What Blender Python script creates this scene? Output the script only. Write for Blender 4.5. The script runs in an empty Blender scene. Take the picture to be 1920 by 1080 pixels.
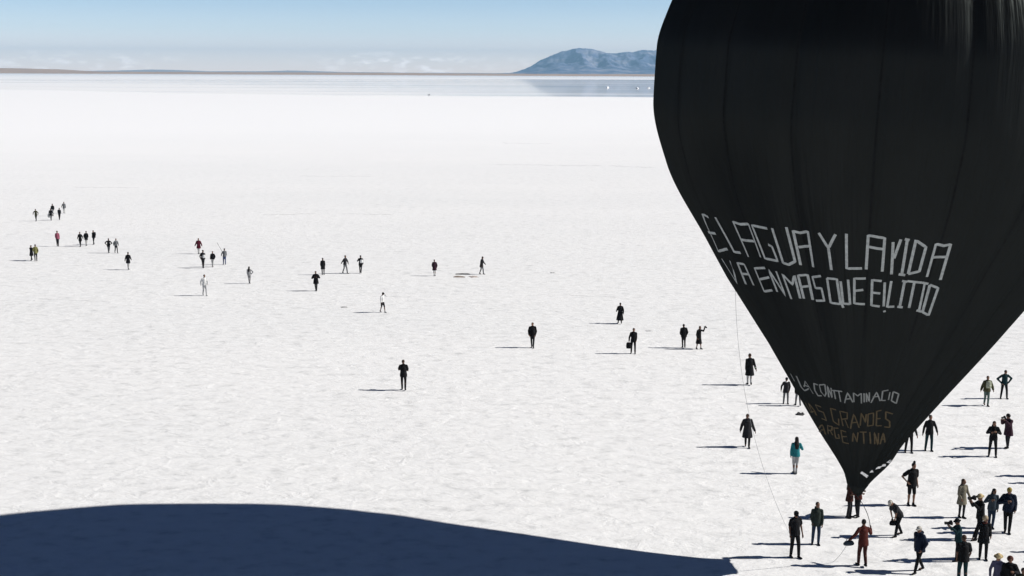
import bpy, math, random
import numpy as np
from mathutils import Vector, Matrix

random.seed(7)
RNG = np.random.default_rng(11)
C = bpy.context.scene.collection
SC = bpy.context.scene

# ------------------------------------------------------------------ camera
FPX, CAM_H = 2500.0, 18.0                    # focal length in pixels of a 1920 wide frame, height of the drone
pitch = math.atan((540 - 138.5) / FPX)
roll = math.radians(0.28)
cF = np.array([0, math.cos(pitch), -math.sin(pitch)])
_u = np.array([0, math.sin(pitch), math.cos(pitch)])
_r = np.array([1.0, 0, 0])
cR = _r * math.cos(roll) + _u * math.sin(roll)
cU = _u * math.cos(roll) - _r * math.sin(roll)
cam_data = bpy.data.cameras.new("camera")
cam_data.sensor_width = 36
cam_data.lens = FPX / 1920 * 36
cam_data.clip_start = 0.5
cam_data.clip_end = 200000
cam = bpy.data.objects.new("camera", cam_data)
C.objects.link(cam)
cam.matrix_world = Matrix(((cR[0], cU[0], -cF[0], 0), (cR[1], cU[1], -cF[1], 0), (cR[2], cU[2], -cF[2], CAM_H), (0, 0, 0, 1)))
SC.camera = cam

# ------------------------------------------------------------------ light
SUN_EL, SUN_AZ = 34.5, 0.2                   # degrees; the sun stands to the right of the view
world = bpy.data.worlds.new("World")
SC.world = world
world.use_nodes = True
wt = world.node_tree
wt.nodes.clear()


def wn(kind, **kw):
    n = wt.nodes.new(kind)
    for k, v in kw.items():
        setattr(n, k, v)
    return n


def wmath(op, a, b=None, clamp=False):
    n = wn('ShaderNodeMath', operation=op)
    n.use_clamp = clamp
    for i, v in enumerate((a, b)):
        if v is None:
            continue
        if isinstance(v, (int, float)):
            n.inputs[i].default_value = v
        else:
            wt.links.new(v, n.inputs[i])
    return n.outputs[0]


sky = wn('ShaderNodeTexSky', sky_type='NISHITA', sun_disc=False)
sky.sun_elevation = math.radians(SUN_EL)
sky.sun_rotation = math.radians(90 - SUN_AZ)
sky.altitude = 3600
sky.air_density = 1.0
sky.dust_density = 1.2
sky.ozone_density = 2.0
tc = wn('ShaderNodeTexCoord')
sep = wn('ShaderNodeSeparateXYZ')
wt.links.new(tc.outputs['Generated'], sep.inputs[0])
# plateau sky graded further: horizon lifted against the haze, overhead darkened to deepen shadows
ramp = wn('ShaderNodeValToRGB')
ramp.color_ramp.interpolation = 'LINEAR'
el = ramp.color_ramp.elements
el[0].position, el[0].color = 0.0, (2.2, 1.68, 1.62, 1)
el[1].position, el[1].color = 1.0, (0.05, 0.065, 0.12, 1)
for p, c in ((0.010, (2.15, 1.65, 1.56)), (0.020, (1.85, 1.45, 1.40)), (0.030, (1.48, 1.28, 1.25)), (0.05, (1.13, 1.08, 1.10)), (0.08, (0.92, 0.91, 0.96)), (0.14, (0.48, 0.53, 0.68)), (0.22, (0.27, 0.31, 0.46)),
             (0.34, (0.13, 0.17, 0.31)), (0.6, (0.06, 0.08, 0.16))):
    e = el.new(p)
    e.color = (*c, 1)
wt.links.new(sep.outputs['Z'], ramp.inputs[0])
mul = wn('ShaderNodeMix', data_type='RGBA', blend_type='MULTIPLY')
mul.inputs['Factor'].default_value = 1.0
wt.links.new(sky.outputs[0], mul.inputs['A'])
wt.links.new(ramp.outputs[0], mul.inputs['B'])
# thin broken cloud low over the horizon
mp = wn('ShaderNodeMapping')
mp.inputs['Scale'].default_value = (85, 85, 230)
wt.links.new(tc.outputs['Generated'], mp.inputs[0])
nz = wn('ShaderNodeTexNoise')
nz.inputs['Scale'].default_value = 1.0
nz.inputs['Detail'].default_value = 6.0
nz.inputs['Roughness'].default_value = 0.62
wt.links.new(mp.outputs[0], nz.inputs['Vector'])
lumps = wmath('MULTIPLY', wmath('SUBTRACT', nz.outputs['Fac'], 0.50), 4.5, clamp=True)
band_lo = wmath('MULTIPLY', wmath('SUBTRACT', 0.0165, sep.outputs['Z']), 140.0, clamp=True)
cl = wmath('MULTIPLY', lumps, band_lo)
patch = wn('ShaderNodeTexNoise')
patch.inputs['Scale'].default_value = 7.0
patch.inputs['Detail'].default_value = 2.0
wt.links.new(tc.outputs['Generated'], patch.inputs['Vector'])
cl = wmath('MULTIPLY', cl, wmath('MULTIPLY', wmath('SUBTRACT', patch.outputs['Fac'], 0.42), 4.0, clamp=True))
cl = wmath('MULTIPLY', cl, 0.95)
cmix = wn('ShaderNodeMix', data_type='RGBA')
wt.links.new(cl, cmix.inputs['Factor'])
wt.links.new(mul.outputs['Result'], cmix.inputs['A'])
cmix.inputs['B'].default_value = (19.0, 17.5, 17.0, 1)
bg = wn('ShaderNodeBackground')
SKY_STRENGTH = 0.10
bg.inputs['Strength'].default_value = SKY_STRENGTH
out = wn('ShaderNodeOutputWorld')
wt.links.new(cmix.outputs['Result'], bg.inputs['Color'])
wt.links.new(bg.outputs[0], out.inputs['Surface'])

sun_data = bpy.data.lights.new("sun", 'SUN')
sun_data.energy = 5.0
sun_data.angle = math.radians(0.5)
sun_data.color = (1.0, 0.965, 0.92)
sun = bpy.data.objects.new("sun", sun_data)
C.objects.link(sun)
to_sun = Vector((math.cos(math.radians(SUN_EL)) * math.cos(math.radians(SUN_AZ)), math.cos(math.radians(SUN_EL)) * math.sin(math.radians(SUN_AZ)), math.sin(math.radians(SUN_EL))))
sun.rotation_euler = to_sun.to_track_quat('Z', 'Y').to_euler()
sun.location = (60, 40, 60)

SC.view_settings.view_transform = 'Standard'
SC.view_settings.look = 'None'
SC.view_settings.exposure = 0.32
SC.view_settings.gamma = 1.0
SC.cycles.volume_bounces = 0
SC.cycles.max_bounces = 8
SC.cycles.use_denoising = True


# ------------------------------------------------------------------ measuring: a point of the picture to a place on the plain
def ray(px, py):
    return cF + cR * ((px - 960) / FPX) + cU * ((540 - py) / FPX)


def ground(px, py, z=0.0):
    d = ray(px, py)
    return np.array([0, 0, CAM_H]) + d * ((z - CAM_H) / d[2])


def at_depth(px, py, D):
    d = ray(px, py)
    return np.array([0, 0, CAM_H]) + d * (D / d[1])


# ------------------------------------------------------------------ objects
def tag(o, label=None, cat=None, group=None, kind=None):
    for k, v in (('label', label), ('category', cat), ('group', group), ('kind', kind)):
        if v:
            o[k] = v
    return o


def mesh_obj(name, verts, faces, mats=None, parent=None, smooth=True):
    me = bpy.data.meshes.new(name)
    me.from_pydata([tuple(map(float, v)) for v in verts], [], faces)
    me.update()
    if smooth:
        me.polygons.foreach_set('use_smooth', [True] * len(me.polygons))
    for m in (mats if isinstance(mats, (list, tuple)) else [mats] if mats else []):
        me.materials.append(m)
    o = bpy.data.objects.new(name, me)
    C.objects.link(o)
    if parent:
        o.parent = parent
    return o


# ------------------------------------------------------------------ materials
def nodemat(name):
    m = bpy.data.materials.new(name)
    m.use_nodes = True
    t = m.node_tree
    b = t.nodes['Principled BSDF']
    return m, t, b


def N(t, kind, **kw):
    n = t.nodes.new(kind)
    for k, v in kw.items():
        setattr(n, k, v)
    return n


def noise(t, vec, scale, detail=4, rough=0.55, dist=0.0):
    n = N(t, 'ShaderNodeTexNoise')
    n.inputs['Scale'].default_value = scale
    n.inputs['Detail'].default_value = detail
    n.inputs['Roughness'].default_value = rough
    n.inputs['Distortion'].default_value = dist
    t.links.new(vec, n.inputs['Vector'])
    return n.outputs['Fac']


def mapping(t, vec, scale=(1, 1, 1), rot=(0, 0, 0), loc=(0, 0, 0)):
    n = N(t, 'ShaderNodeMapping')
    n.inputs['Scale'].default_value = scale
    n.inputs['Rotation'].default_value = rot
    n.inputs['Location'].default_value = loc
    t.links.new(vec, n.inputs[0])
    return n.outputs[0]


def tramp(t, fac, stops):
    n = N(t, 'ShaderNodeValToRGB')
    e = n.color_ramp.elements
    e[0].position, e[0].color = stops[0][0], (*stops[0][1], 1)
    e[1].position, e[1].color = stops[-1][0], (*stops[-1][1], 1)
    for p, c in stops[1:-1]:
        k = e.new(p)
        k.color = (*c, 1)
    t.links.new(fac, n.inputs[0])
    return n.outputs[0]


def tmath(t, op, a, b=None, clamp=False):
    n = N(t, 'ShaderNodeMath', operation=op)
    n.use_clamp = clamp
    for i, v in enumerate((a, b)):
        if v is None:
            continue
        if isinstance(v, (int, float)):
            n.inputs[i].default_value = v
        else:
            t.links.new(v, n.inputs[i])
    return n.outputs[0]


_cloth = {}


def cloth(col, rough=0.85):
    key = (tuple(round(c, 4) for c in col), rough)
    if key in _cloth:
        return _cloth[key]
    m, t, b = nodemat('cloth')
    g = N(t, 'ShaderNodeNewGeometry').outputs['Position']
    f = noise(t, g, 9.0, 4)
    lo = tuple(c * 0.78 for c in col)
    hi = tuple(min(0.9, c * 1.25 + 0.001) for c in col)
    t.links.new(tramp(t, f, [(0.3, lo), (0.7, hi)]), b.inputs['Base Color'])
    b.inputs['Roughness'].default_value = rough
    b.inputs['Specular IOR Level'].default_value = 0.12
    bp = N(t, 'ShaderNodeBump')
    bp.inputs['Strength'].default_value = 0.5
    bp.inputs['Distance'].default_value = 0.02
    t.links.new(noise(t, g, 22.0, 3), bp.inputs['Height'])
    t.links.new(bp.outputs[0], b.inputs['Normal'])
    _cloth[key] = m
    return m


def salt_material():
    m, t, b = nodemat('salt')
    g = N(t, 'ShaderNodeNewGeometry').outputs['Position']
    # gentle wind ripples and a broken crust of shallow cells
    rip = noise(t, mapping(t, g, (0.75, 1.5, 1), (0, 0, 0.25)), 1.0, 6, 0.6, 0.8)
    cr = noise(t, g, 3.2, 5, 0.6)
    warp = N(t, 'ShaderNodeVectorMath', operation='ADD')
    nn = N(t, 'ShaderNodeTexNoise')
    nn.inputs['Scale'].default_value = 0.5
    nn.inputs['Detail'].default_value = 4
    t.links.new(g, nn.inputs['Vector'])
    sc = N(t, 'ShaderNodeVectorMath', operation='SCALE')
    sc.inputs['Scale'].default_value = 1.6
    t.links.new(nn.outputs['Color'], sc.inputs[0])
    t.links.new(g, warp.inputs[0])
    t.links.new(sc.outputs[0], warp.inputs[1])
    vo = N(t, 'ShaderNodeTexVoronoi', feature='DISTANCE_TO_EDGE')
    vo.inputs['Scale'].default_value = 0.55
    t.links.new(warp.outputs[0], vo.inputs['Vector'])
    edge = tmath(t, 'MULTIPLY', tmath(t, 'SUBTRACT', 0.09, vo.outputs['Distance'], True), 4.0)
    broken = noise(t, g, 0.22, 3)
    edge = tmath(t, 'MULTIPLY', edge, tmath(t, 'MULTIPLY', tmath(t, 'SUBTRACT', broken, 0.5), 5.0, True))
    h = tmath(t, 'ADD', tmath(t, 'MULTIPLY', rip, 1.0), tmath(t, 'MULTIPLY', cr, 0.22))
    h = tmath(t, 'ADD', h, tmath(t, 'MULTIPLY', edge, 0.30))
    bp = N(t, 'ShaderNodeBump')
    bp.inputs['Strength'].default_value = 1.0
    bp.inputs['Distance'].default_value = 0.085
    t.links.new(h, bp.inputs['Height'])
    t.links.new(bp.outputs[0], b.inputs['Normal'])
    # colour: dirty white, with damp and dusty blotches and broad tonal drifts
    blot = noise(t, mapping(t, g, (0.9, 1.3, 1)), 1.1, 6, 0.65)
    broad = noise(t, mapping(t, g, (0.006, 0.022, 1)), 1.0, 5, 0.6)
    patchy = noise(t, mapping(t, g, (0.10, 0.16, 1)), 1.0, 4, 0.6)
    blot = tmath(t, 'ADD', tmath(t, 'MULTIPLY', blot, 0.86), tmath(t, 'MULTIPLY', patchy, 0.14))
    c1 = tramp(t, blot, [(0.26, (0.48, 0.48, 0.475)), (0.39, (0.73, 0.728, 0.718)), (0.48, (0.825, 0.82, 0.808)), (0.75, (0.885, 0.88, 0.868))])
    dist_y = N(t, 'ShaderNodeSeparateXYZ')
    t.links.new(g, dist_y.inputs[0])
    c2 = tramp(t, broad, [(0.3, (0.93, 0.94, 0.945)), (0.7, (1.0, 1.0, 1.0))])
    mx = N(t, 'ShaderNodeMix', data_type='RGBA', blend_type='MULTIPLY')
    mx.inputs['Factor'].default_value = 1.0
    t.links.new(c1, mx.inputs['A'])
    t.links.new(c2, mx.inputs['B'])
    # far salt painted whiter: the flat's grazing-view brightness is put into its colour
    far_bright = N(t, 'ShaderNodeMapRange', interpolation_type='SMOOTHSTEP')
    far_bright.inputs['From Min'].default_value = 60
    far_bright.inputs['From Max'].default_value = 520
    t.links.new(tmath(t, 'ADD', dist_y.outputs['Y'], tmath(t, 'MULTIPLY', dist_y.outputs['X'], -0.5)), far_bright.inputs['Value'])
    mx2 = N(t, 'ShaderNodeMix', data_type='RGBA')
    t.links.new(tmath(t, 'MULTIPLY', far_bright.outputs['Result'], 0.85), mx2.inputs['Factor'])
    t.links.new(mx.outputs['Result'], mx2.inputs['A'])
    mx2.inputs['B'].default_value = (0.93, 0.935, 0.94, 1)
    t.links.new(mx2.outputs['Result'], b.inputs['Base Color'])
    b.inputs['Roughness'].default_value = 0.8
    b.inputs['Specular IOR Level'].default_value = 0.3
    return m


def water_material():
    m, t, b = nodemat('shallow_water')
    t.nodes.remove(b)
    g = N(t, 'ShaderNodeNewGeometry').outputs['Position']
    gl = N(t, 'ShaderNodeBsdfGlossy')
    gl.inputs['Roughness'].default_value = 0.035
    gl.inputs['Color'].default_value = (0.96, 0.97, 0.98, 1)
    di = N(t, 'ShaderNodeBsdfDiffuse')
    di.inputs['Color'].default_value = (0.80, 0.81, 0.82, 1)
    mix = N(t, 'ShaderNodeMixShader')
    # standing water between barely drowned salt banks that run across the view, drying out to the west
    f = noise(t, mapping(t, g, (0.0005, 0.0024, 1), (0, 0, -0.06), (0.3, 0.9, 0)), 1.0, 6, 0.68)
    sp = N(t, 'ShaderNodeSeparateXYZ')
    t.links.new(g, sp.inputs[0])
    lean = tmath(t, 'DIVIDE', sp.outputs['X'], sp.outputs['Y'])
    wet = tmath(t, 'ADD', tmath(t, 'MULTIPLY', tmath(t, 'SUBTRACT', f, 0.5), 5.0), tmath(t, 'ADD', tmath(t, 'MULTIPLY', lean, 2.4), 0.72))
    fac = tramp(t, wet, [(0.05, (0.0, 0.0, 0.0)), (0.45, (0.45, 0.45, 0.45)), (0.95, (0.70, 0.70, 0.70))])
    t.links.new(fac, mix.inputs['Fac'])
    t.links.new(di.outputs[0], mix.inputs[1])
    t.links.new(gl.outputs[0], mix.inputs[2])
    t.links.new(mix.outputs[0], t.nodes['Material Output'].inputs['Surface'])
    return m


def rock_material(name, cols, scale, spec=0.1):
    m, t, b = nodemat(name)
    g = N(t, 'ShaderNodeNewGeometry').outputs['Position']
    f = noise(t, mapping(t, g, (scale, scale, scale * 2.5)), 1.0, 7, 0.62, 0.4)
    t.links.new(tramp(t, f, [(0.32, cols[0]), (0.5, cols[1]), (0.68, cols[2])]), b.inputs['Base Color'])
    b.inputs['Roughness'].default_value = 0.95
    b.inputs['Specular IOR Level'].default_value = spec
    return m


def fabric_material():
    m, t, b = nodemat('balloon_fabric')
    uv = N(t, 'ShaderNodeUVMap').outputs['UV']
    tint = noise(t, mapping(t, uv, (26, 5, 1)), 1.0, 4)
    t.nodes.remove(b)
    di = N(t, 'ShaderNodeBsdfDiffuse')
    gl = N(t, 'ShaderNodeBsdfGlossy')
    mx = N(t, 'ShaderNodeMixShader')
    t.links.new(tramp(t, tint, [(0.3, (0.0050, 0.0053, 0.0055)), (0.7, (0.0080, 0.0082, 0.0084))]), di.inputs['Color'])
    gl.inputs['Color'].default_value = (0.88, 1.0, 0.96, 1)
    gl.inputs['Roughness'].default_value = 0.43
    mx.inputs['Fac'].default_value = 0.0095
    t.links.new(di.outputs[0], mx.inputs[1])
    t.links.new(gl.outputs[0], mx.inputs[2])
    t.links.new(mx.outputs[0], t.nodes['Material Output'].inputs['Surface'])
    wr = noise(t, mapping(t, uv, (150, 3.0, 1)), 1.0, 5, 0.6, 0.2)
    wr2 = noise(t, mapping(t, uv, (40, 9, 1), (0, 0, 0.25)), 1.0, 4, 0.55)
    bp = N(t, 'ShaderNodeBump')
    bp.inputs['Strength'].default_value = 0.75
    bp.inputs['Distance'].default_value = 0.11
    t.links.new(tmath(t, 'ADD', wr, tmath(t, 'MULTIPLY', wr2, 0.6)), bp.inputs['Height'])
    t.links.new(bp.outputs[0], di.inputs['Normal'])
    t.links.new(bp.outputs[0], gl.inputs['Normal'])
    return m


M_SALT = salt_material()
M_WATER = water_material()
M_FABRIC = fabric_material()
M_TAPE = cloth((0.32, 0.34, 0.335), 0.7)
M_TAPE_OLD = cloth((0.075, 0.057, 0.032), 0.8)
M_TAPE_DULL = cloth((0.20, 0.21, 0.205), 0.8)
M_TAPE_WHITE = cloth((0.78, 0.78, 0.76), 0.6)

# ------------------------------------------------------------------ the salt flat, water, land
G = 21000.0
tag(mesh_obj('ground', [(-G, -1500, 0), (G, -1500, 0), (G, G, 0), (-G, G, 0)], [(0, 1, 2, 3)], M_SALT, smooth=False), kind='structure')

wv, wf = [], []


def sheet(near, far, z):
    n = len(near)
    i0 = len(wv)
    for p in near:
        q = ground(*p)
        wv.append((q[0], q[1], z))
    for p in far:
        q = ground(*p)
        wv.append((q[0], q[1], z))
    for k in range(n - 1):
        wf.append((i0 + k, i0 + k + 1, i0 + n + k + 1, i0 + n + k))


def jag(pts, amp, n=60):
    xs = np.linspace(pts[0][0], pts[-1][0], n)
    ys = np.interp(xs, [p[0] for p in pts], [p[1] for p in pts])
    e = np.cumsum(RNG.normal(0, 1, n))
    e = e - np.linspace(e[0], e[-1], n)
    e = e / (np.abs(e).max() + 1e-6)
    return list(zip(xs, ys + amp * e))


sheet(jag([(-160, 167.0), (60, 168), (235, 171.6), (330, 174.5), (450, 176.3), (640, 178.8), (900, 180.5), (1228, 182.6), (1500, 183.5), (1900, 184)], 0.7, 110),
      jag([(-160, 147.2), (300, 147.8), (900, 148.4), (1228, 149.3), (1500, 150.5), (1900, 152)], 0.35, 110), 0.012)
tag(mesh_obj('water', wv, wf, M_WATER, smooth=False), kind='structure')


def vnoise(x, y, seed=0):
    xi, yi = np.floor(x).astype(int), np.floor(y).astype(int)
    fx, fy = x - xi, y - yi
    fx, fy = fx * fx * (3 - 2 * fx), fy * fy * (3 - 2 * fy)

    def hsh(a, b):
        v = np.sin(a * 127.1 + b * 311.7 + seed * 74.7) * 43758.5453
        return v - np.floor(v)
    return (hsh(xi, yi) * (1 - fx) + hsh(xi + 1, yi) * fx) * (1 - fy) + (hsh(xi, yi + 1) * (1 - fx) + hsh(xi + 1, yi + 1) * fx) * fy


def fbm(x, y, seed=0, oct=5):
    s, a = 0, 0.5
    for k in range(oct):
        s = s + a * vnoise(x * 2 ** k, y * 2 ** k, seed + k)
        a *= 0.5
    return s


def heightfield(name, x0, x1, y0, y1, nx, ny, fn, mat):
    X, Y = np.meshgrid(np.linspace(x0, x1, nx), np.linspace(y0, y1, ny))
    Z = fn(X, Y)
    v = np.stack([X.ravel(), Y.ravel(), Z.ravel()], 1)
    f = [(j * nx + i, j * nx + i + 1, (j + 1) * nx + i + 1, (j + 1) * nx + i) for j in range(ny - 1) for i in range(nx - 1)]
    return mesh_obj(name, v, f, mat)


MD = 16500.0
prof = [(930, 138.6), (960, 135.5), (982, 129), (1004, 117), (1026, 107), (1047, 97), (1062, 93.5), (1080, 91.5), (1098, 92.3), (1120, 94.2), (1135, 100), (1150, 102), (1164, 98), (1186, 96), (1208, 93),
        (1222, 94.6), (1265, 90), (1320, 84), (1400, 93), (1480, 105), (1560, 121), (1650, 138.6)]
px_ = np.array([p[0] for p in prof], float)
ph_ = np.array([(138.5 + (p[0] - 960) * 0.0049) - p[1] for p in prof]) / FPX * MD + CAM_H


def mountain_fn(X, Y):
    sx = 960 + X / MD * FPX
    H = np.interp(sx, px_, ph_, left=0, right=0) * (1 + 0.16 * (fbm(X / 120, Y / 2500, 61, 4) - 0.47))
    t = (Y - MD) / np.where(Y < MD, 3200.0, 2600.0)
    t = t + 0.10 * (fbm(X / 700, Y / 900, 3) - 0.5)
    fall = np.clip(1 - np.abs(t), 0, 1) ** 1.15
    gul = 1 - 2 * np.abs(fbm(X / 330 + 0.35 * fbm(X / 500, Y / 500, 9), Y / 1500, 5) - 0.5)
    dep = np.clip(np.abs(t) * 3, 0, 1) * fall
    z = H * fall * (1 - 0.80 * dep * (1.0 - gul) * 2) + 34 * (fbm(X / 210, Y / 260, 1, 5) - 0.5) * np.clip(fall * 3, 0, 1)
    return np.where(H * fall > 1, z, -3)


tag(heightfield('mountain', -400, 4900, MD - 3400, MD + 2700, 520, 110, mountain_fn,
                rock_material('hazed_mountain_rock', ((0.02, 0.035, 0.085), (0.12, 0.145, 0.24), (0.36, 0.35, 0.39)), 0.004)), kind='structure')  # rock tinted blue: part of the distance haze is painted into its colour


def shore_fn(X, Y):
    sx = 960 + X / 13200.0 * FPX
    h = 17 + 7 * fbm(X / 1400, Y / 4000, 21) + np.interp(sx, [-400, -120, -10, 20, 55, 90], [46, 34, 24, 16, 4, 0])
    t = (Y - 12700) / 900.0
    return np.where(t <= 0, -1.0, h * np.clip(t, 0, 1) ** 0.6)


tag(heightfield('shore_land', -9500, 9500, 12600, 15200, 420, 14, shore_fn,
                rock_material('shore_earth', ((0.48, 0.25, 0.08), (0.56, 0.31, 0.11), (0.64, 0.37, 0.14)), 0.002)), kind='structure')


def far_fn(X, Y):
    sx = 960 + X / 19300.0 * FPX
    px = np.interp(sx, [-500, -200, 0, 150, 235, 290, 335, 400, 500, 545, 580, 640, 800, 900, 2300],
                   [3, 3, 2, 1.5, 2.5, 4.5, 4, 1.8, 2.5, 4, 3.5, 1.5, 1, 1, 1])
    h = (px + 0.8 * fbm(X / 500, Y / 500, 40)) / FPX * 19300 + CAM_H
    t = np.abs(Y - 19300) / 1100.0
    return h * np.clip(1 - t, 0, 1) ** 0.8 - 1


tag(heightfield('hills', -11000, 11000, 18100, 20500, 520, 13, far_fn, rock_material('hill_rock', ((0.36, 0.32, 0.31), (0.42, 0.38, 0.36), (0.48, 0.43, 0.42)), 0.002)), kind='structure')

# low broken ridges where plates of the crust have pushed up
rv, rf = [], []


def ridge(pts, w, h):
    n = len(pts)
    i0 = len(rv)
    P = [ground(*p)[:2] for p in pts]
    for k, p in enumerate(P):
        a, b = P[max(k - 1, 0)], P[min(k + 1, n - 1)]
        d = (b - a) / (np.linalg.norm(b - a) + 1e-9)
        nrm = np.array([-d[1], d[0]])
        hh = h * (0.35 + 0.9 * random.random()) * (0 if k in (0, n - 1) else 1)
        hh *= 0.5
        rv.extend([(*(p - nrm * w * 0.5), -0.01), (*(p + nrm * w * 0.15 * random.random()), hh), (*(p + nrm * w * 0.5), -0.01)])
    for k in range(n - 1):
        a = i0 + 3 * k
        rf.extend([(a, a + 3, a + 4, a + 1), (a + 1, a + 4, a + 5, a + 2)])


for (xa, ya, xb, yb, w, h) in ((925, 309, 1130, 311, 0.5, 0.10), (1140, 311, 1226, 314.5, 0.5, 0.10), (940, 268, 1035, 270, 0.6, 0.07), (492, 403, 590, 401, 0.4, 0.09), (640, 401, 735, 402.5, 0.4, 0.09),
                               (1008, 552, 1160, 557, 0.25, 0.05), (140, 351, 260, 352, 0.5, 0.06), (560, 330, 700, 331, 0.5, 0.05), (70, 560, 210, 566, 0.25, 0.04)):
    n = 26
    ridge([(xa + (xb - xa) * k / (n - 1), ya + (yb - ya) * k / (n - 1) + random.uniform(-0.7, 0.7)) for k in range(n)], w, h)
tag(mesh_obj('salt_ridge', rv, rf, cloth((0.62, 0.62, 0.62), 0.9)), kind='structure')

# ------------------------------------------------------------------ the balloon
B_M = np.array([12.5464, 46.6932, 3.0618])
B_AX = np.array([0.03008, -0.03170, 0.99904])
B_AX /= np.linalg.norm(B_AX)
B_L = 22.351
B_ST = np.array([0, .04, .1, .18, .28, .4, .52, .62, .70, .76, .82, .88, .94, .98, 1.0])
B_R = np.array([.214, .67, 1.571, 2.758, 4.265, 5.901, 7.454, 8.045, 8.014, 7.667, 7.0, 5.93, 4.30, 2.55, 0])
e1 = np.cross([0, 1, 0], B_AX)
e1 /= np.linalg.norm(e1)
e2 = np.cross(B_AX, e1)
GORES = 20


def pchip(x, y, q):
    h = np.diff(x)
    d = np.diff(y) / h
    m = np.zeros(len(x))
    for i in range(1, len(x) - 1):
        if d[i - 1] * d[i] > 0:
            w1, w2 = 2 * h[i] + h[i - 1], h[i] + 2 * h[i - 1]
            m[i] = (w1 + w2) / (w1 / d[i - 1] + w2 / d[i])
    m[0], m[-1] = d[0], d[-1] * 1.5
    i = np.clip(np.searchsorted(x, q) - 1, 0, len(x) - 2)
    t = (q - x[i]) / h[i]
    return (2 * t ** 3 - 3 * t ** 2 + 1) * y[i] + (t ** 3 - 2 * t ** 2 + t) * h[i] * m[i] + (-2 * t ** 3 + 3 * t ** 2) * y[i + 1] + (t ** 3 - t ** 2) * h[i] * m[i + 1]


def gz(x):
    return np.exp(-x * x)


def b_radius(s, th):
    r = pchip(B_ST, B_R, s)
    g = (th * GORES / (2 * np.pi)) % 1.0
    d = np.minimum(g, 1 - g)
    pin = 0.010 * gz(d / 0.07) - 0.010 * (1 - (2 * d - 1) ** 2) * np.clip((s - 0.3) * 3, 0, 1)
    f = 1 - pin
    # slack cloth in the lower cone: long pleats running up from the mouth
    low = np.clip((0.62 - s) / 0.25, 0, 1) * np.clip(s / 0.05, 0, 1)
    a = (th + np.pi) % (2 * np.pi) - np.pi
    f = f - 0.075 * low * gz((a + 0.92) / 0.06) + 0.055 * low * gz((a + 0.78) / 0.06) - 0.05 * low * gz((a + 0.62) / 0.07)
    f = f + 0.26 * gz((s - 0.045) / 0.03) * np.clip(np.cos(th), 0, 1) - 0.40 * np.exp(-s / 0.03) * np.clip(-np.cos(th), 0, 1)
    neck = np.clip((0.34 - s) / 0.3, 0, 1) * np.clip(s / 0.03, 0, 1)
    f = f + low * (0.010 * np.sin(th * 13 + 1.7 * np.sin(5 * s)) + 0.008 * np.sin(th * 27 + 4 * s))
    f = f + neck * (0.045 * np.sin(th * 31 + 2 * s) * gz((a + 1.0) / 0.35) + 0.012 * np.sin(th * 17) + 0.010 * np.sin(th * 43 + 1.3))
    f = f - 0.045 * np.clip((0.34 - s) / 0.1, 0, 1) * np.clip(-np.cos(th), 0, 1)
    f = f + 0.006 * np.clip((0.8 - s) * 2, 0, 1) * np.sin(th * 9 + 5 * s) * np.clip(s * 6, 0, 1)
    return r * f


def b_point(s, th, lift=0.0):
    r = b_radius(s, th) + lift
    # the slack cloth of the lower cone bellies and trails out behind
    back = 1.05 * np.exp(-s / 0.16) * np.clip(np.sin(th), 0, 1) * np.clip((0.6 - s) * 4, 0, 1)
    return B_M + B_AX * (s * B_L)[..., None] + (e1 * np.cos(th)[..., None] + e2 * np.sin(th)[..., None]) * r[..., None] + e2 * back[..., None]


balloon = bpy.data.objects.new('balloon', None)
C.objects.link(balloon)
balloon.location = B_M
tag(balloon, 'huge black hot air balloon with white taped slogans rising over the salt', 'balloon')
bpy.context.view_layer.update()

nt, ns = GORES * 14, 190
ss = 1 - (1 - np.linspace(0, 1, ns)) ** 1.25
thv = np.linspace(0, 2 * np.pi, nt, endpoint=False)
S_, T_ = np.meshgrid(ss, thv, indexing='ij')
BP = b_point(S_, T_)
BV = BP.reshape(-1, 3) - B_M
BF = [(j * nt + i, j * nt + (i + 1) % nt, (j + 1) * nt + (i + 1) % nt, (j + 1) * nt + i) for j in range(ns - 1) for i in range(nt)]
env = mesh_obj('envelope', BV, BF, M_FABRIC, balloon)
uvl = env.data.uv_layers.new(name='UVMap')
uvd = np.zeros((len(env.data.loops), 2), np.float32)
k = 0
for j in range(ns - 1):
    for i in range(nt):
        uvd[k:k + 4] = ((i / nt, ss[j]), ((i + 1) / nt, ss[j]), ((i + 1) / nt, ss[j + 1]), (i / nt, ss[j + 1]))
        k += 4
uvl.data.foreach_set('uv', uvd.ravel())

# sewn seam tapes between the gores
M_SEAM = cloth((0.0102, 0.0107, 0.0110), 0.95)
M_SEAM.node_tree.nodes['Principled BSDF'].inputs['Specular IOR Level'].default_value = 0.02
sv, sf = [], []
for gidx in range(GORES):
    tc_ = 2 * np.pi * gidx / GORES
    i0 = len(sv)
    sl = np.linspace(0.30, 0.995, 90)
    hw = 0.03 / np.maximum(b_radius(sl, np.full_like(sl, tc_)), 0.3)
    for q, o_ in ((-hw, 0), (hw, 0)):
        pts = b_point(sl, tc_ + q, 0.012) - B_M
        sv.extend(pts)
    for k in range(89):
        sf.append((i0 + k, i0 + 90 + k, i0 + 91 + k, i0 + k + 1))
mesh_obj('seam_tape', sv, sf, M_SEAM, balloon)

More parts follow.
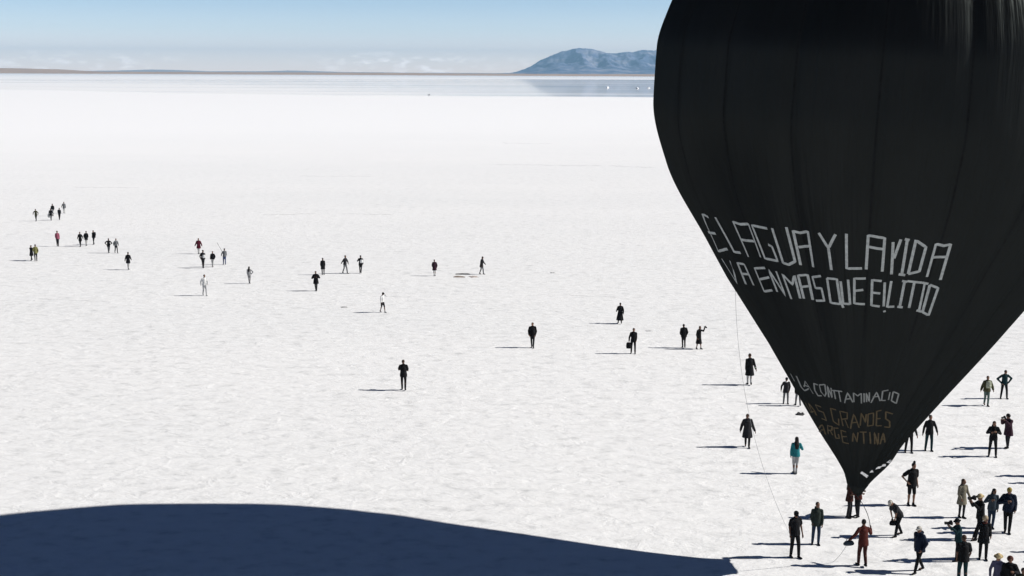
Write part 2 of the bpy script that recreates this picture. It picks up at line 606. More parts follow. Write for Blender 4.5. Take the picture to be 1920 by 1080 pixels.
# the slack, ragged skirt at the mouth
cv, cf = [], []
NM = 64
for j, z in enumerate((0.30, 0.16, 0.0, -0.06, -0.12)):
    for i in range(NM):
        a = 2 * np.pi * i / NM
        sarr, tarr = np.array([max(z, 0.0) / B_L]), np.array([a])
        q = b_point(sarr, tarr, 0.015)[0] - B_M
        if z < 0:
            c0 = B_AX * 0 + e2 * 0.42
            q = (q - c0) * np.array([1 + 4.5 * z, 1, 1]) + c0 + B_AX * (z * (0.65 + 0.4 * math.sin(a * 9 + 1) * math.sin(a * 4))) + e1 * 0.015 * math.sin(a * 13) + e2 * 0.03 * math.cos(a * 11)
        cv.append(q)
    if j:
        for i in range(NM):
            cf.append(((j - 1) * NM + i, (j - 1) * NM + (i + 1) % NM, j * NM + (i + 1) % NM, j * NM + i))
mesh_obj('mouth_skirt', cv, cf, M_FABRIC, balloon)


def on_balloon(px, py):
    """the place on the cloth that a measured point of the lettering belongs to: (s, theta)"""
    d = ray(px, py)
    o = np.array([0, 0, CAM_H])
    ts = np.linspace(30, 62, 1400)
    P = o + d * ts[:, None]
    v = P - B_M
    s = v @ B_AX / B_L
    w1, w2 = v @ e1, v @ e2
    rad = np.hypot(w1, w2)
    th = np.arctan2(w2, w1) % (2 * np.pi)
    ok = (s > 0.001) & (s < 0.999)
    inside = np.zeros(len(ts), bool)
    inside[ok] = rad[ok] < b_radius(s[ok], th[ok])
    if inside.any():
        k = int(np.argmax(inside))
    else:                                  # just off the outline: the nearest place of it
        gap = np.full(len(ts), 1e9)
        gap[ok] = rad[ok] - b_radius(s[ok], th[ok])
        k = int(np.argmin(gap))
    return s[k], th[k]


def lettering(name, strokes, width, mat, label=None, lift=0.02):
    v, f = [], []
    for st in strokes:
        base = [on_balloon(*p) for p in st]
        sth = [base[0]]
        for a, b in zip(base[:-1], base[1:]):
            n = 7
            dt = (b[1] - a[1] + np.pi) % (2 * np.pi) - np.pi
            for q in range(1, n + 1):
                sth.append((a[0] + (b[0] - a[0]) * q / n, a[1] + dt * q / n))
        arr = np.array(sth)
        # tape overlaps a little past its ends
        Pc = b_point(arr[:, 0], arr[:, 1], lift)
        t = np.gradient(Pc, axis=0)
        t /= np.linalg.norm(t, axis=1)[:, None] + 1e-9
        rad = e1 * np.cos(arr[:, 1])[:, None] + e2 * np.sin(arr[:, 1])[:, None]
        side = np.cross(t, rad)
        side /= np.linalg.norm(side, axis=1)[:, None] + 1e-9
        lft = Pc + side * width / 2
        rgt = Pc - side * width / 2

        def settle(Q):                      # press both edges down on to the cloth
            w = Q - B_M
            s = np.clip(w @ B_AX / B_L, 0.002, 0.998)
            th = np.arctan2(w @ e2, w @ e1) % (2 * np.pi)
            return b_point(s, th, lift)
        i0 = len(v)
        A, Bq = settle(lft) - B_M, settle(rgt) - B_M
        v.extend(A)
        v.extend(Bq)
        n = len(A)
        for k in range(n - 1):
            f.append((i0 + k, i0 + k + 1, i0 + n + k + 1, i0 + n + k))
    o = mesh_obj(name, v, f, mat, balloon)
    if label:
        o['label'] = label
    return o


def scaled(strokes, ox, oy, k):
    return [[(ox + x * k, oy + y * k) for x, y in st] for st in strokes]


LINE1 = [
    [(112, 180), (72, 163), (185, 428), (250, 410)], [(112, 290), (165, 300)],
    [(163, 182), (300, 432), (345, 437)],
    [(400, 467), (290, 214), (345, 232), (400, 230), (488, 470)], [(350, 343), (440, 354)],
    [(535, 262), (425, 240), (520, 478), (610, 496), (570, 392), (543, 378)],
    [(570, 260), (650, 510), (690, 522), (736, 500), (672, 253)],
    [(775, 526), (722, 280), (770, 294), (826, 283), (865, 540)], [(760, 397), (850, 388)],
    [(905, 293), (975, 405), (1025, 304)], [(975, 405), (996, 560)],
    [(1103, 300), (1105, 550), (1215, 549)],
    [(1245, 556), (1260, 312), (1300, 318), (1378, 331), (1360, 572)], [(1260, 393), (1370, 411)],
    [(1438, 360), (1426, 592)], [(1494, 340), (1444, 478)],
    [(1540, 342), (1500, 592)], [(1522, 338), (1556, 346)], [(1478, 591), (1524, 597)],
    [(1546, 588), (1601, 346), (1673, 396), (1626, 570), (1546, 588)],
    [(1680, 610), (1745, 374), (1800, 386), (1849, 375), (1776, 632)], [(1722, 471), (1814, 466)],
]
LINE2 = [
    [(208, 480), (318, 657), (268, 495)],
    [(385, 664), (322, 512), (372, 520), (438, 672)], [(352, 588), (405, 592)],
    [(520, 546), (445, 549), (515, 716), (573, 706)], [(478, 630), (549, 613)],
    [(608, 718), (546, 560), (666, 746), (600, 570)],
    [(710, 770), (645, 590), (716, 666), (730, 600), (772, 766)],
    [(800, 766), (758, 600), (826, 595), (862, 776)], [(782, 682), (842, 676)],
    [(920, 604), (860, 612), (880, 690), (925, 692), (945, 781), (886, 781)],
    [(965, 620), (990, 796), (1062, 806), (1035, 626), (965, 620)], [(1058, 780), (1082, 832)],
    [(1062, 642), (1080, 802), (1130, 806), (1115, 630)],
    [(1242, 621), (1160, 622), (1160, 801), (1236, 806)], [(1160, 711), (1224, 703)],
    [(1356, 640), (1288, 632), (1282, 815), (1342, 823)], [(1286, 722), (1346, 729)],
    [(1378, 650), (1370, 822)], [(1374, 852), (1377, 864)],
    [(1425, 640), (1395, 826), (1446, 823)],
    [(1520, 642), (1485, 826)], [(1502, 639), (1540, 646)], [(1468, 825), (1506, 829)],
    [(1540, 640), (1642, 651)], [(1590, 646), (1552, 834)],
    [(1665, 655), (1622, 856)], [(1644, 651), (1690, 661)], [(1605, 851), (1642, 860)],
    [(1702, 667), (1647, 862), (1690, 886), (1759, 690), (1702, 667)],
]
LINE3 = scaled([[(180, 140), (285, 335)], [(330, 200), (450, 480), (530, 570), (640, 520)], [(520, 470), (550, 330), (660, 500), (750, 650)], [(545, 440), (640, 470)], [(870, 425), (770, 390), (790, 560), (870, 700), (965, 700)],
                [(905, 425), (950, 600), (1045, 715), (1075, 640), (1045, 410), (905, 425)], [(1150, 735), (1105, 450), (1230, 750), (1195, 500)], [(1270, 560), (1312, 782)]], 1470, 690, 0.0741) + \
    scaled([[(-150, 320), (140, 350)], [(45, 340), (100, 632)], [(205, 672), (290, 385), (432, 652)], [(240, 560), (372, 545)], [(462, 642), (450, 390), (565, 472), (665, 400), (668, 682)],
            [(745, 650), (740, 400)], [(812, 640), (800, 395), (882, 630), (886, 375)], [(930, 662), (1085, 370), (1182, 612)], [(980, 500), (1122, 485)], [(1412, 310), (1250, 340), (1220, 600), (1332, 592)],
            [(1452, 368), (1410, 582)], [(1540, 350), (1490, 602), (1620, 682), (1692, 420), (1540, 350)]], 1570, 710, 0.0677)
LINE4 = scaled([[(110, 50), (220, 230), (280, 215)], [(250, 250), (180, 60), (290, 200), (330, 290)], [(300, 90), (410, 130)], [(300, 90), (360, 200), (450, 230), (510, 385), (420, 350)],
                [(690, 185), (585, 155), (640, 400), (745, 475), (735, 350)], [(820, 492), (760, 210), (900, 240), (900, 350), (800, 362)], [(860, 375), (920, 522)], [(960, 542), (1020, 265), (1122, 522)],
                [(980, 430), (1082, 420)], [(1140, 482), (1165, 245), (1240, 420), (1255, 262)], [(1290, 262), (1280, 492), (1382, 472), (1392, 240), (1290, 262)], [(1540, 190), (1450, 210), (1440, 482), (1542, 482)],
                [(1450, 350), (1522, 342)], [(1755, 262), (1620, 220), (1620, 350), (1692, 402), (1692, 512), (1590, 502)]], 1500, 750, 0.09896)
LINE5 = scaled([[(395, 612), (440, 470), (492, 652)], [(420, 570), (475, 560)], [(545, 642), (530, 480), (622, 500), (612, 570), (540, 572)], [(580, 575), (632, 662)], [(735, 530), (650, 525), (690, 722), (755, 720), (735, 640)],
                [(882, 600), (780, 570), (822, 800), (932, 822)], [(800, 690), (892, 690)], [(1000, 782), (1012, 620), (1080, 792), (1102, 610)], [(1130, 600), (1262, 602)], [(1198, 602), (1210, 822)], [(1320, 600), (1332, 822)],
                [(1412, 832), (1402, 610), (1470, 842), (1482, 620)], [(1510, 832), (1570, 620), (1602, 802)], [(1530, 742), (1592, 732)]], 1500, 750, 0.09896)
MARKS = scaled([[(325, 630), (398, 682)], [(425, 632), (458, 618)], [(488, 594), (592, 548)], [(622, 525), (662, 494)]], 1560, 780, 0.1667)
lettering('lettering', scaled(LINE1, 1300, 360, 0.26042), 0.086, M_TAPE, 'top line of tall white tape letters')
lettering('lettering', scaled(LINE2, 1300, 360, 0.26042), 0.078, M_TAPE, 'second line of white tape letters')
lettering('lettering', LINE3, 0.046, M_TAPE_DULL, 'small grey tape letters on the lower cone')
lettering('lettering', LINE4, 0.048, M_TAPE_OLD, 'faded olive letters of the fourth line')
lettering('lettering', LINE5, 0.048, M_TAPE_OLD, 'faded olive letters of the lowest line')
lettering('tape_mark', MARKS, 0.10, M_TAPE_WHITE)

# ------------------------------------------------------------------ people
BLACK = (0.006, 0.006, 0.0068)
CHAR = (0.018, 0.018, 0.02)
GREY = (0.11, 0.115, 0.12)
PALE = (0.42, 0.42, 0.41)
WHITE = (0.72, 0.72, 0.70)
NAVY = (0.006, 0.010, 0.022)
PLUM = (0.030, 0.012, 0.020)
DRED = (0.075, 0.008, 0.018)
PINK = (0.26, 0.075, 0.11)
RUST = (0.06, 0.014, 0.010)
OLIVE = (0.055, 0.055, 0.026)
OCHRE = (0.15, 0.145, 0.055)
MUSTARD = (0.24, 0.18, 0.045)
BEIGE = (0.15, 0.135, 0.10)
TURQ = (0.016, 0.15, 0.17)
TEAL = (0.006, 0.024, 0.028)
GREEN = (0.022, 0.030, 0.025)
JEANS = (0.018, 0.030, 0.055)
SAGE = (0.085, 0.125, 0.110)
BLUE = (0.05, 0.075, 0.15)
LAV = (0.055, 0.055, 0.095)
SLATE = (0.035, 0.048, 0.062)
STRAW = (0.42, 0.33, 0.18)
SKIN1 = (0.19, 0.105, 0.07)
SKIN2 = (0.115, 0.062, 0.042)
HAIRD = (0.012, 0.010, 0.009)
HAIRB = (0.045, 0.026, 0.016)
HAIRR = (0.07, 0.022, 0.014)
HAIRL = (0.30, 0.24, 0.16)
M_DARKEYE = cloth((0.02, 0.015, 0.012), 0.4)
M_LIP = cloth((0.22, 0.07, 0.055), 0.6)


class Solid:
    """closed rounded pieces, melted into one surface afterwards"""

    def __init__(self):
        self.v, self.f = [], []

    def capsule(self, a, b, ra, rb, n=12, fl=1.0, fdir=None):
        a, b = np.array(a, float), np.array(b, float)
        d = b - a
        L = np.linalg.norm(d) + 1e-9
        d = d / L
        x = np.cross(d, [0, 0, 1] if abs(d[2]) < 0.9 else [0, 1, 0])
        x /= np.linalg.norm(x)
        y = np.cross(d, x)
        rings = [(-ra * math.cos(q), ra * math.sin(q)) for q in (0.35, 0.8, 1.2)] + [(0, ra), (L, rb)] + [(L + rb * math.cos(q), rb * math.sin(q)) for q in (1.2, 0.8, 0.35)]
        i0 = len(self.v)
        self.v.append(a - d * ra)
        for z, r in rings:
            for k in range(n):
                t = 2 * math.pi * k / n
                self.v.append(a + d * z + (x * math.cos(t) + y * math.sin(t)) * r)
        self.v.append(b + d * rb)
        m = len(rings)
        for k in range(n):
            self.f.append((i0, i0 + 1 + (k + 1) % n, i0 + 1 + k))
            for j in range(m - 1):
                p = i0 + 1 + j * n
                self.f.append((p + k, p + (k + 1) % n, p + n + (k + 1) % n, p + n + k))
            p = i0 + 1 + (m - 1) * n
            self.f.append((p + k, p + (k + 1) % n, i0 + 1 + m * n))

    def ellipsoid(self, c, r, R=None, n=14, m=8):
        c = np.array(c, float)
        R = np.eye(3) if R is None else R
        i0 = len(self.v)
        self.v.append(c + R @ np.array([0, 0, -r[2]]))
        for j in range(1, m):
            ph = math.pi * j / m
            for k in range(n):
                t = 2 * math.pi * k / n
                self.v.append(c + R @ np.array([r[0] * math.sin(ph) * math.cos(t), r[1] * math.sin(ph) * math.sin(t), -r[2] * math.cos(ph)]))
        self.v.append(c + R @ np.array([0, 0, r[2]]))
        e = i0 + 1 + (m - 1) * n
        for k in range(n):
            self.f.append((i0, i0 + 1 + (k + 1) % n, i0 + 1 + k))
            for j in range(m - 2):
                p = i0 + 1 + j * n
                self.f.append((p + k, p + (k + 1) % n, p + n + (k + 1) % n, p + n + k))
            p = i0 + 1 + (m - 2) * n
            self.f.append((p + k, p + (k + 1) % n, e))

    def tube(self, stations, n=16):
        """closed sleeve through stations (centre, rx, ry, 3x3 axes)"""
        i0 = len(self.v)
        for c, rx, ry, R in stations:
            for k in range(n):
                t = 2 * math.pi * k / n
                self.v.append(np.array(c, float) + R @ np.array([rx * math.cos(t), ry * math.sin(t), 0]))
        s = len(stations)
        for j in range(s - 1):
            for k in range(n):
                p = i0 + j * n
                self.f.append((p + k, p + (k + 1) % n, p + n + (k + 1) % n, p + n + k))
        self.f.append(tuple(i0 + k for k in reversed(range(n))))
        self.f.append(tuple(i0 + (s - 1) * n + k for k in range(n)))


def rot_x(a):
    c, s = math.cos(a), math.sin(a)
    return np.array([[1, 0, 0], [0, c, -s], [0, s, c]])


def rot_z(a):
    c, s = math.cos(a), math.sin(a)
    return np.array([[c, -s, 0], [s, c, 0], [0, 0, 1]])


# elbow and hand from the shoulder; x points away from the body, y ahead
ARMS = {
    'down': ((0.06, -0.02, -0.28), (0.075, 0.05, -0.52)),
    'near': ((0.035, 0.0, -0.29), (0.02, 0.08, -0.52)),
    'out': ((0.11, 0.0, -0.26), (0.18, 0.05, -0.48)),
    'wide': ((0.20, 0.0, -0.21), (0.20, 0.10, -0.44)),
    'ahead': ((0.05, 0.11, -0.25), (0.03, 0.28, -0.42)),
    'behind': ((0.06, -0.14, -0.24), (0.07, -0.21, -0.48)),
    'hip': ((0.23, -0.06, -0.21), (0.05, 0.07, -0.41)),
    'pocket': ((0.085, -0.07, -0.27), (0.03, 0.09, -0.47)),
    'fold': ((0.10, 0.07, -0.26), (-0.19, 0.20, -0.20)),
    'face': ((0.13, 0.16, -0.17), (-0.08, 0.24, 0.09)),
    'aim': ((0.04, 0.20, -0.13), (-0.06, 0.36, 0.08)),
    'chest': ((0.15, 0.06, -0.24), (-0.07, 0.22, -0.13)),
    'raise': ((0.20, 0.06, -0.06), (0.16, 0.13, 0.20)),
    'hold': ((0.13, 0.08, -0.22), (0.17, 0.22, -0.02)),
    'ear': ((0.23, 0.10, 0.0), (-0.02, 0.09, 0.17)),
    'give': ((0.06, 0.17, -0.20), (0.05, 0.42, -0.22)),
    'carry': ((0.10, 0.02, -0.27), (0.12, 0.16, -0.47)),
    'side': ((0.17, 0.0, -0.22), (0.30, 0.12, -0.36)),
    'reach': ((0.02, 0.12, -0.25), (-0.03, 0.20, -0.50)),
}
PENDING = []


def melt(sol, name, voxel, mats, smooth=4, factor=0.5):
    o = mesh_obj(name, sol.v, sol.f, mats)
    r = o.modifiers.new('r', 'REMESH')
    r.mode = 'VOXEL'
    r.voxel_size = voxel
    r.use_smooth_shade = True
    s = o.modifiers.new('s', 'SMOOTH')
    s.factor = factor
    s.iterations = smooth
    PENDING.append(o)
    return o


def person(x, yf, yt, label, yaw=180, arms=('down', 'down'), stride=0.0, stance=0.10, lean=0.0, nod=0.0, turn=0.0, top=('jacket', BLACK, 0.82), low=('trousers', BLACK), hair=('short', HAIRD),
           hat=None, skin=SKIN1, shoes=BLACK, group='people out on the salt flat', tall=None, bulk=1.0, scarf=None, hood=None):
    rnd = random.Random(int(x * 31 + yf * 7))
    if lean == 0.0:
        lean = rnd.uniform(0.0, 0.09)
    if nod == 0.0:
        nod = rnd.uniform(-0.12, 0.28)
    if turn == 0.0:
        turn = rnd.uniform(-0.6, 0.6)
    p = ground(x, yf)
    D = p[1]
    hgt = at_depth(x, yt, D)[2]
    if tall:
        hgt = tall
    hgt = min(max(hgt, 1.50), 1.90)
    k = hgt / 1.76
    px_size = (yf - 139) / 18.0 * 0.533          # picture pixels per metre in the scored frame
    near = px_size > 14
    vox = (0.014 if px_size > 17 else 0.018) if near else 0.026
    RL = rot_x(-lean)                             # the trunk leans ahead about the hips
    hip = np.array([0, 0, 0.93])

    def T(q):
        return hip + RL @ (np.array(q, float) - hip)

    legs = []
    for sgn, st in ((-1, stride), (1, -stride)):
        h = np.array([sgn * 0.088, 0, 0.90])
        lift = 0.05 if (st < 0 and abs(stride) > 0.12) else 0.0
        a = np.array([sgn * stance, st, 0.085 + lift])
        mid = (h + a) / 2 + np.array([sgn * 0.008, 0.035 + (0.05 if lift else 0), 0.02])
        legs.append((h, mid, a, sgn, lift))
    sh = {s: T((s * 0.168, 0.0, 1.405)) for s in (-1, 1)}
    el_, ha = {}, {}
    for s, a in zip((-1, 1), arms):
        e, w = ARMS[a]
        e = tuple(q + rnd.uniform(-0.025, 0.025) for q in e)
        w = tuple(q + rnd.uniform(-0.045, 0.045) for q in w) if a not in ('aim', 'face', 'fold') else w
        f = 0.35 if a == 'reach' else 1.0         # a reaching arm hangs straight down
        A = rot_x(-lean * (1 - f)) if a == 'reach' else RL
        el_[s] = sh[s] + A @ np.array([s * e[0], e[1], e[2]])
        ha[s] = sh[s] + A @ np.array([s * w[0], w[1], w[2]])
    HR = RL @ rot_z(turn) @ rot_x(-nod)
    neck = T((0, 0.0, 1.49))
    hc = neck + RL @ np.array([0, 0.0, 0.03]) + HR @ np.array([0, 0.025, 0.115])
    # ---- body: one skin
    B = Solid()
    B.ellipsoid(T((0, -0.005, 0.96)), (0.158, 0.115, 0.12))
    B.ellipsoid(T((0, 0.005, 1.12)), (0.135, 0.10, 0.14), RL)
    B.ellipsoid(T((0, -0.005, 1.29)), (0.145, 0.095, 0.15), RL)
    for s in (-1, 1):
        B.capsule(T((s * 0.045, -0.01, 1.455)), sh[s] + RL @ np.array([-s * 0.012, 0, -0.005]), 0.052, 0.050)
    B.capsule(T((0, -0.01, 1.42)), hc + HR @ np.array([0, -0.03, -0.05]), 0.062, 0.052)
    B.ellipsoid(hc, (0.074, 0.092, 0.108), HR)
    B.ellipsoid(hc + HR @ np.array([0, 0.035, -0.055]), (0.054, 0.055, 0.055), HR)
    if near:
        B.capsule(hc + HR @ np.array([0, 0.090, 0.012]), hc + HR @ np.array([0, 0.104, -0.020]), 0.008, 0.014, 8)
        for s in (-1, 1):
            B.ellipsoid(hc + HR @ np.array([s * 0.076, -0.008, -0.005]), (0.011, 0.022, 0.033), HR, 8, 6)
    for h, mid, a, sgn, lift in legs:
        B.capsule(h, mid, 0.082, 0.054)
        B.capsule(mid, a, 0.053, 0.036)
        B.capsule(mid * 0.7 + a * 0.3 + np.array([0, -0.018, 0]), mid * 0.45 + a * 0.55 + np.array([0, -0.01, 0]), 0.052, 0.040)
        B.capsule(a + np.array([0, -0.03, -0.045]), a + np.array([sgn * 0.02, 0.13, -0.05]), 0.034, 0.03)
    for s in (-1, 1):
        B.capsule(sh[s], el_[s], 0.050, 0.038)
        B.capsule(el_[s], ha[s], 0.038, 0.026)
        d = (ha[s] - el_[s]) / np.linalg.norm(ha[s] - el_[s])
        inn = RL @ np.array([-s, 0.15, 0.0])
        inn = inn - d * (inn @ d)
        inn /= np.linalg.norm(inn)
        acr = np.cross(d, inn) * s
        B.capsule(ha[s] + d * 0.02, ha[s] + d * 0.075, 0.026, 0.032)
    m_skin = cloth(skin, 0.6)
    body = melt(B, 'person', vox, [m_skin, M_DARKEYE, M_LIP], 3, 0.4)
    body['eyes'] = [float(q) for s in (-1, 1) for q in (hc + HR @ np.array([s * 0.032, 0.086, 0.012]))]
    body['lips'] = [float(q) for q in (hc + HR @ np.array([0, 0.094, -0.052]))]
    # fingers and thumb, rooted in the palm
    fv, ff = [], []
    if near:
        for s in (-1, 1):
            d = (ha[s] - el_[s]) / np.linalg.norm(ha[s] - el_[s])
            inn = RL @ np.array([-s, 0.15, 0.0])
            inn = inn - d * (inn @ d)
            inn /= np.linalg.norm(inn)
            acr = np.cross(d, inn)
            if acr[1] < 0:
                acr = -acr
            root = ha[s] + d * 0.085
            fing = [(root + acr * o_, L_, d) for o_, L_ in ((0.030, 0.072), (0.010, 0.082), (-0.010, 0.075), (-0.029, 0.058))]
            fing.append((ha[s] + d * 0.035 + acr * 0.030, 0.060, (d * 0.65 + acr * 0.75)))
            for q0, L_, dr in fing:
                pts = [q0 - dr * 0.02, q0 + dr * L_ * 0.4 + inn * 0.006, q0 + dr * L_ * 0.72 + inn * 0.022, q0 + dr * L_ * 0.90 + inn * 0.042]
                i0 = len(fv)
                for c_, r_ in zip(pts, (0.0098, 0.0092, 0.0082, 0.0065)):
                    for q in range(6):
                        t = math.pi * q / 3
                        fv.append(c_ + (acr * math.cos(t) + np.cross(dr, acr) * math.sin(t)) * r_)
                for j in range(3):
                    for q in range(6):
                        a_ = i0 + j * 6
                        ff.append((a_ + q, a_ + (q + 1) % 6, a_ + 6 + (q + 1) % 6, a_ + 6 + q))
                ff.append(tuple(i0 + 18 + q for q in range(6)))
    body['_n'] = 0
    EXTRA[body.name] = (fv, ff)
    parts = []
    # ---- clothing
    kind, col, hem = top
    J = Solid()
    g = 0.020 * bulk if kind != 'shirt' else 0.010
    if kind == 'puffer':
        g = 0.042 * bulk
    J.ellipsoid(T((0, 0.0, 1.30)), (0.150 + g, 0.116 + g, 0.165), RL)
    for s in (-1, 1):
        J.capsule(T((s * 0.040, -0.01, 1.452)), sh[s] + RL @ np.array([-s * 0.022, 0, -0.012]), 0.054 + g * 0.7, 0.050 + g * 0.8)
    J.capsule(T((0, -0.01, 1.44)), T((0, 0.005, 1.495)), 0.075 + g * 0.6, 0.062 + g * 0.4)
    flare = 0.0
    if hem < 0.8:
        flare = (0.8 - hem) * 0.22
    RI = np.eye(3)
    stn = [(T((0, 0, 1.38)), 0.130 + g, 0.095 + g, RL), (T((0, 0, 1.22)), 0.148 + g, 0.115 + g, RL), (T((0, 0, 1.06)), 0.150 + g, 0.117 + g, RL), (T((0, 0, 0.95)), 0.172 + g, 0.13 + g, RL)]
    if hem < 0.93:
        stn.append((np.array([0, -0.01, hem]), 0.178 + g + flare, 0.135 + g + flare + abs(stride) * 0.35 * max(0, 0.9 - hem), RI))
    J.tube(stn)
    for s in (-1, 1):
        cuff = 0.96
        if kind in ('tee', 'shirt_short'):
            J.capsule(sh[s], sh[s] * 0.35 + el_[s] * 0.65, 0.052 + g, 0.050 + g)
            continue
        J.capsule(sh[s], el_[s], 0.052 + g, 0.042 + g)
        J.capsule(el_[s], el_[s] + (ha[s] - el_[s]) * cuff, 0.042 + g, 0.032 + g * 0.8)
    if hood:
        J.ellipsoid(T((0, -0.09, 1.50)), (0.11, 0.075, 0.07), RL)
    parts.append(melt(J, {'tee': 'shirt', 'coat': 'coat', 'puffer': 'jacket', 'dress': 'dress', 'poncho': 'coat'}.get(kind, kind), vox, cloth(col), 5))
    lk, lc = low
    Q = Solid()
    if lk == 'skirt':
        Q.tube([(T((0, 0, 1.04)), 0.150, 0.115, RL), (np.array([0, 0, 0.90]), 0.185, 0.14, RI), (np.array([0, 0, 0.42]), 0.24, 0.21 + abs(stride) * 0.3, RI)])
        parts.append(melt(Q, 'skirt', vox, cloth(lc), 4))
    else:
        Q.ellipsoid(T((0, -0.005, 0.96)), (0.170, 0.128, 0.125))
        for h, mid, a, sgn, lift in legs:
            Q.capsule(h, mid, 0.095, 0.068)
            if lk == 'trousers':
                Q.capsule(mid, mid + (a - mid) * 0.93, 0.068, 0.055)
            elif lk == 'leggings':
                Q.capsule(mid, mid + (a - mid) * 0.93, 0.060, 0.045)
        parts.append(melt(Q, {'shorts': 'shorts', 'leggings': 'leggings'}.get(lk, 'trousers'), vox, cloth(lc), 4))
    for h, mid, a, sgn, lift in legs:
        F = Solid()
        tip = a + np.array([sgn * 0.025, 0.15, -0.052 - (0.03 if lift else 0)])
        F.capsule(a + np.array([0, -0.035, -0.040]), tip, 0.045, 0.036)
        F.capsule(a + np.array([0, 0, 0.03]), a + np.array([0, 0.0, -0.03]), 0.048, 0.046)
        parts.append(melt(F, 'shoe', vox, cloth(shoes), 3, 0.4))
    if hair:
        hk, hcn = hair
        Hs = Solid()
        Hs.ellipsoid(hc + HR @ np.array([0, -0.026, 0.030]), (0.086, 0.094, 0.098), HR)
        if hk == 'long':
            Hs.tube([(hc + HR @ np.array([0, -0.03, 0.04]), 0.085, 0.085, HR), (hc + HR @ np.array([0, -0.045, -0.08]), 0.098, 0.07, HR), (T((0, -0.11, 1.40)), 0.115, 0.05, RL), (T((0, -0.135, 1.20)), 0.075, 0.035, RL)], 12)
        if hk == 'bun':
            Hs.ellipsoid(hc + HR @ np.array([0, -0.05, 0.145]), (0.045, 0.045, 0.05), HR)
        if hk == 'tall':
            Hs.ellipsoid(hc + HR @ np.array([0, -0.02, 0.14]), (0.055, 0.055, 0.085), HR)
        if hk == 'bushy':
            Hs.ellipsoid(hc + HR @ np.array([0, -0.03, 0.03]), (0.115, 0.11, 0.115), HR)
        parts.append(melt(Hs, 'hair', vox * 0.85, cloth(hcn, 0.6), 2, 0.4))
    if hat:
        ht_, hcol = hat
        Ht = Solid()
        if ht_ == 'beanie':
            Ht.ellipsoid(hc + HR @ np.array([0, -0.012, 0.052]), (0.094, 0.106, 0.090), HR)
        elif ht_ == 'cap':
            Ht.ellipsoid(hc + HR @ np.array([0, -0.008, 0.052]), (0.092, 0.104, 0.078), HR)
            Ht.ellipsoid(hc + HR @ np.array([0, 0.115, 0.045]), (0.070, 0.075, 0.014), HR)
        elif ht_ == 'brim':
            Ht.ellipsoid(hc + HR @ np.array([0, -0.008, 0.075]), (0.094, 0.104, 0.085), HR)
            Ht.ellipsoid(hc + HR @ np.array([0, -0.005, 0.050]), (0.165, 0.165, 0.016), HR, 20)
        elif ht_ == 'hood':
            Ht.ellipsoid(hc + HR @ np.array([0, -0.030, 0.020]), (0.108, 0.108, 0.128), HR)
            Ht.ellipsoid(T((0, -0.05, 1.48)), (0.12, 0.09, 0.07), RL)
        parts.append(melt(Ht, {'brim': 'hat'}.get(ht_, ht_), vox * 0.7, cloth(hcol), 2, 0.3))
    if scarf:
        S2 = Solid()
        S2.ellipsoid(T((0, 0.015, 1.485)), (0.105, 0.095, 0.045), RL)
        parts.append(melt(S2, 'scarf', vox, cloth(scarf), 2))
    body.rotation_euler = (rnd.uniform(-0.015, 0.015), rnd.uniform(-0.02, 0.02), math.radians(yaw))
    body.location = (p[0], p[1], 0.0)
    body.scale = (k, k, k)
    for q in parts:
        q.parent = body
    tag(body, label, 'person', group)
    Rz = rot_z(math.radians(yaw))

    def W(q):
        return p + Rz @ (np.array(q, float) * k)
    return {'body': body, 'W': W, 'hand': {s: W(ha[s]) for s in (-1, 1)}, 'head': W(hc), 'chest': W(T((0, 0, 1.3))), 'yaw': yaw, 'k': k, 'p': p, 'hl': ha, 'Rz': Rz}


EXTRA = {}


def settle_people():
    bpy.context.view_layer.update()
    dg = bpy.context.evaluated_depsgraph_get()
    done = []
    for o in PENDING:
        me = bpy.data.meshes.new_from_object(o.evaluated_get(dg))
        done.append((o, me))
    for o, me in done:
        old = o.data
        mats = list(old.materials)
        o.modifiers.clear()
        n0 = len(me.vertices)
        if o.name in EXTRA:
            eyes, lips = list(o['eyes']), list(o['lips'])
            fv, ff = EXTRA[o.name]
            co = np.zeros(n0 * 3, np.float32)
            me.vertices.foreach_get('co', co)
            vs = co.reshape(-1, 3).tolist() + [list(map(float, q)) for q in fv]
            fs = [list(q.vertices) for q in me.polygons] + [[i + n0 for i in q] for q in ff]
            m2 = bpy.data.meshes.new('person')
            m2.from_pydata(vs, [], fs)
            m2.update()
            m2.polygons.foreach_set('use_smooth', [True] * len(fs))
            for mt in mats:
                m2.materials.append(mt)
            cen = np.zeros(len(fs) * 3, np.float32)
            m2.polygons.foreach_get('center', cen)
            cen = cen.reshape(-1, 3)
            idx = np.zeros(len(fs), np.int32)
            for e_ in (eyes[:3], eyes[3:]):
                idx[np.linalg.norm(cen - np.array(e_), axis=1) < 0.015] = 1
            idx[(np.linalg.norm((cen - np.array(lips)) * np.array([0.5, 1, 1.6]), axis=1) < 0.016)] = 2
            m2.polygons.foreach_set('material_index', idx)
            for key in ('eyes', 'lips', '_n'):
                del o[key]
            bpy.data.meshes.remove(me)
            me = m2
        else:
            me.polygons.foreach_set('use_smooth', [True] * len(me.polygons))
            if not me.materials:
                for mt in mats:
                    me.materials.append(mt)
        me.name = o.name.split('.')[0]
        o.data = me
        bpy.data.meshes.remove(old)


def place(o, loc, yaw=0.0, label=None, cat=None, group=None):
    o.location = tuple(map(float, loc))
    o.rotation_euler = (0, 0, yaw)
    tag(o, label, cat, group)
    return o


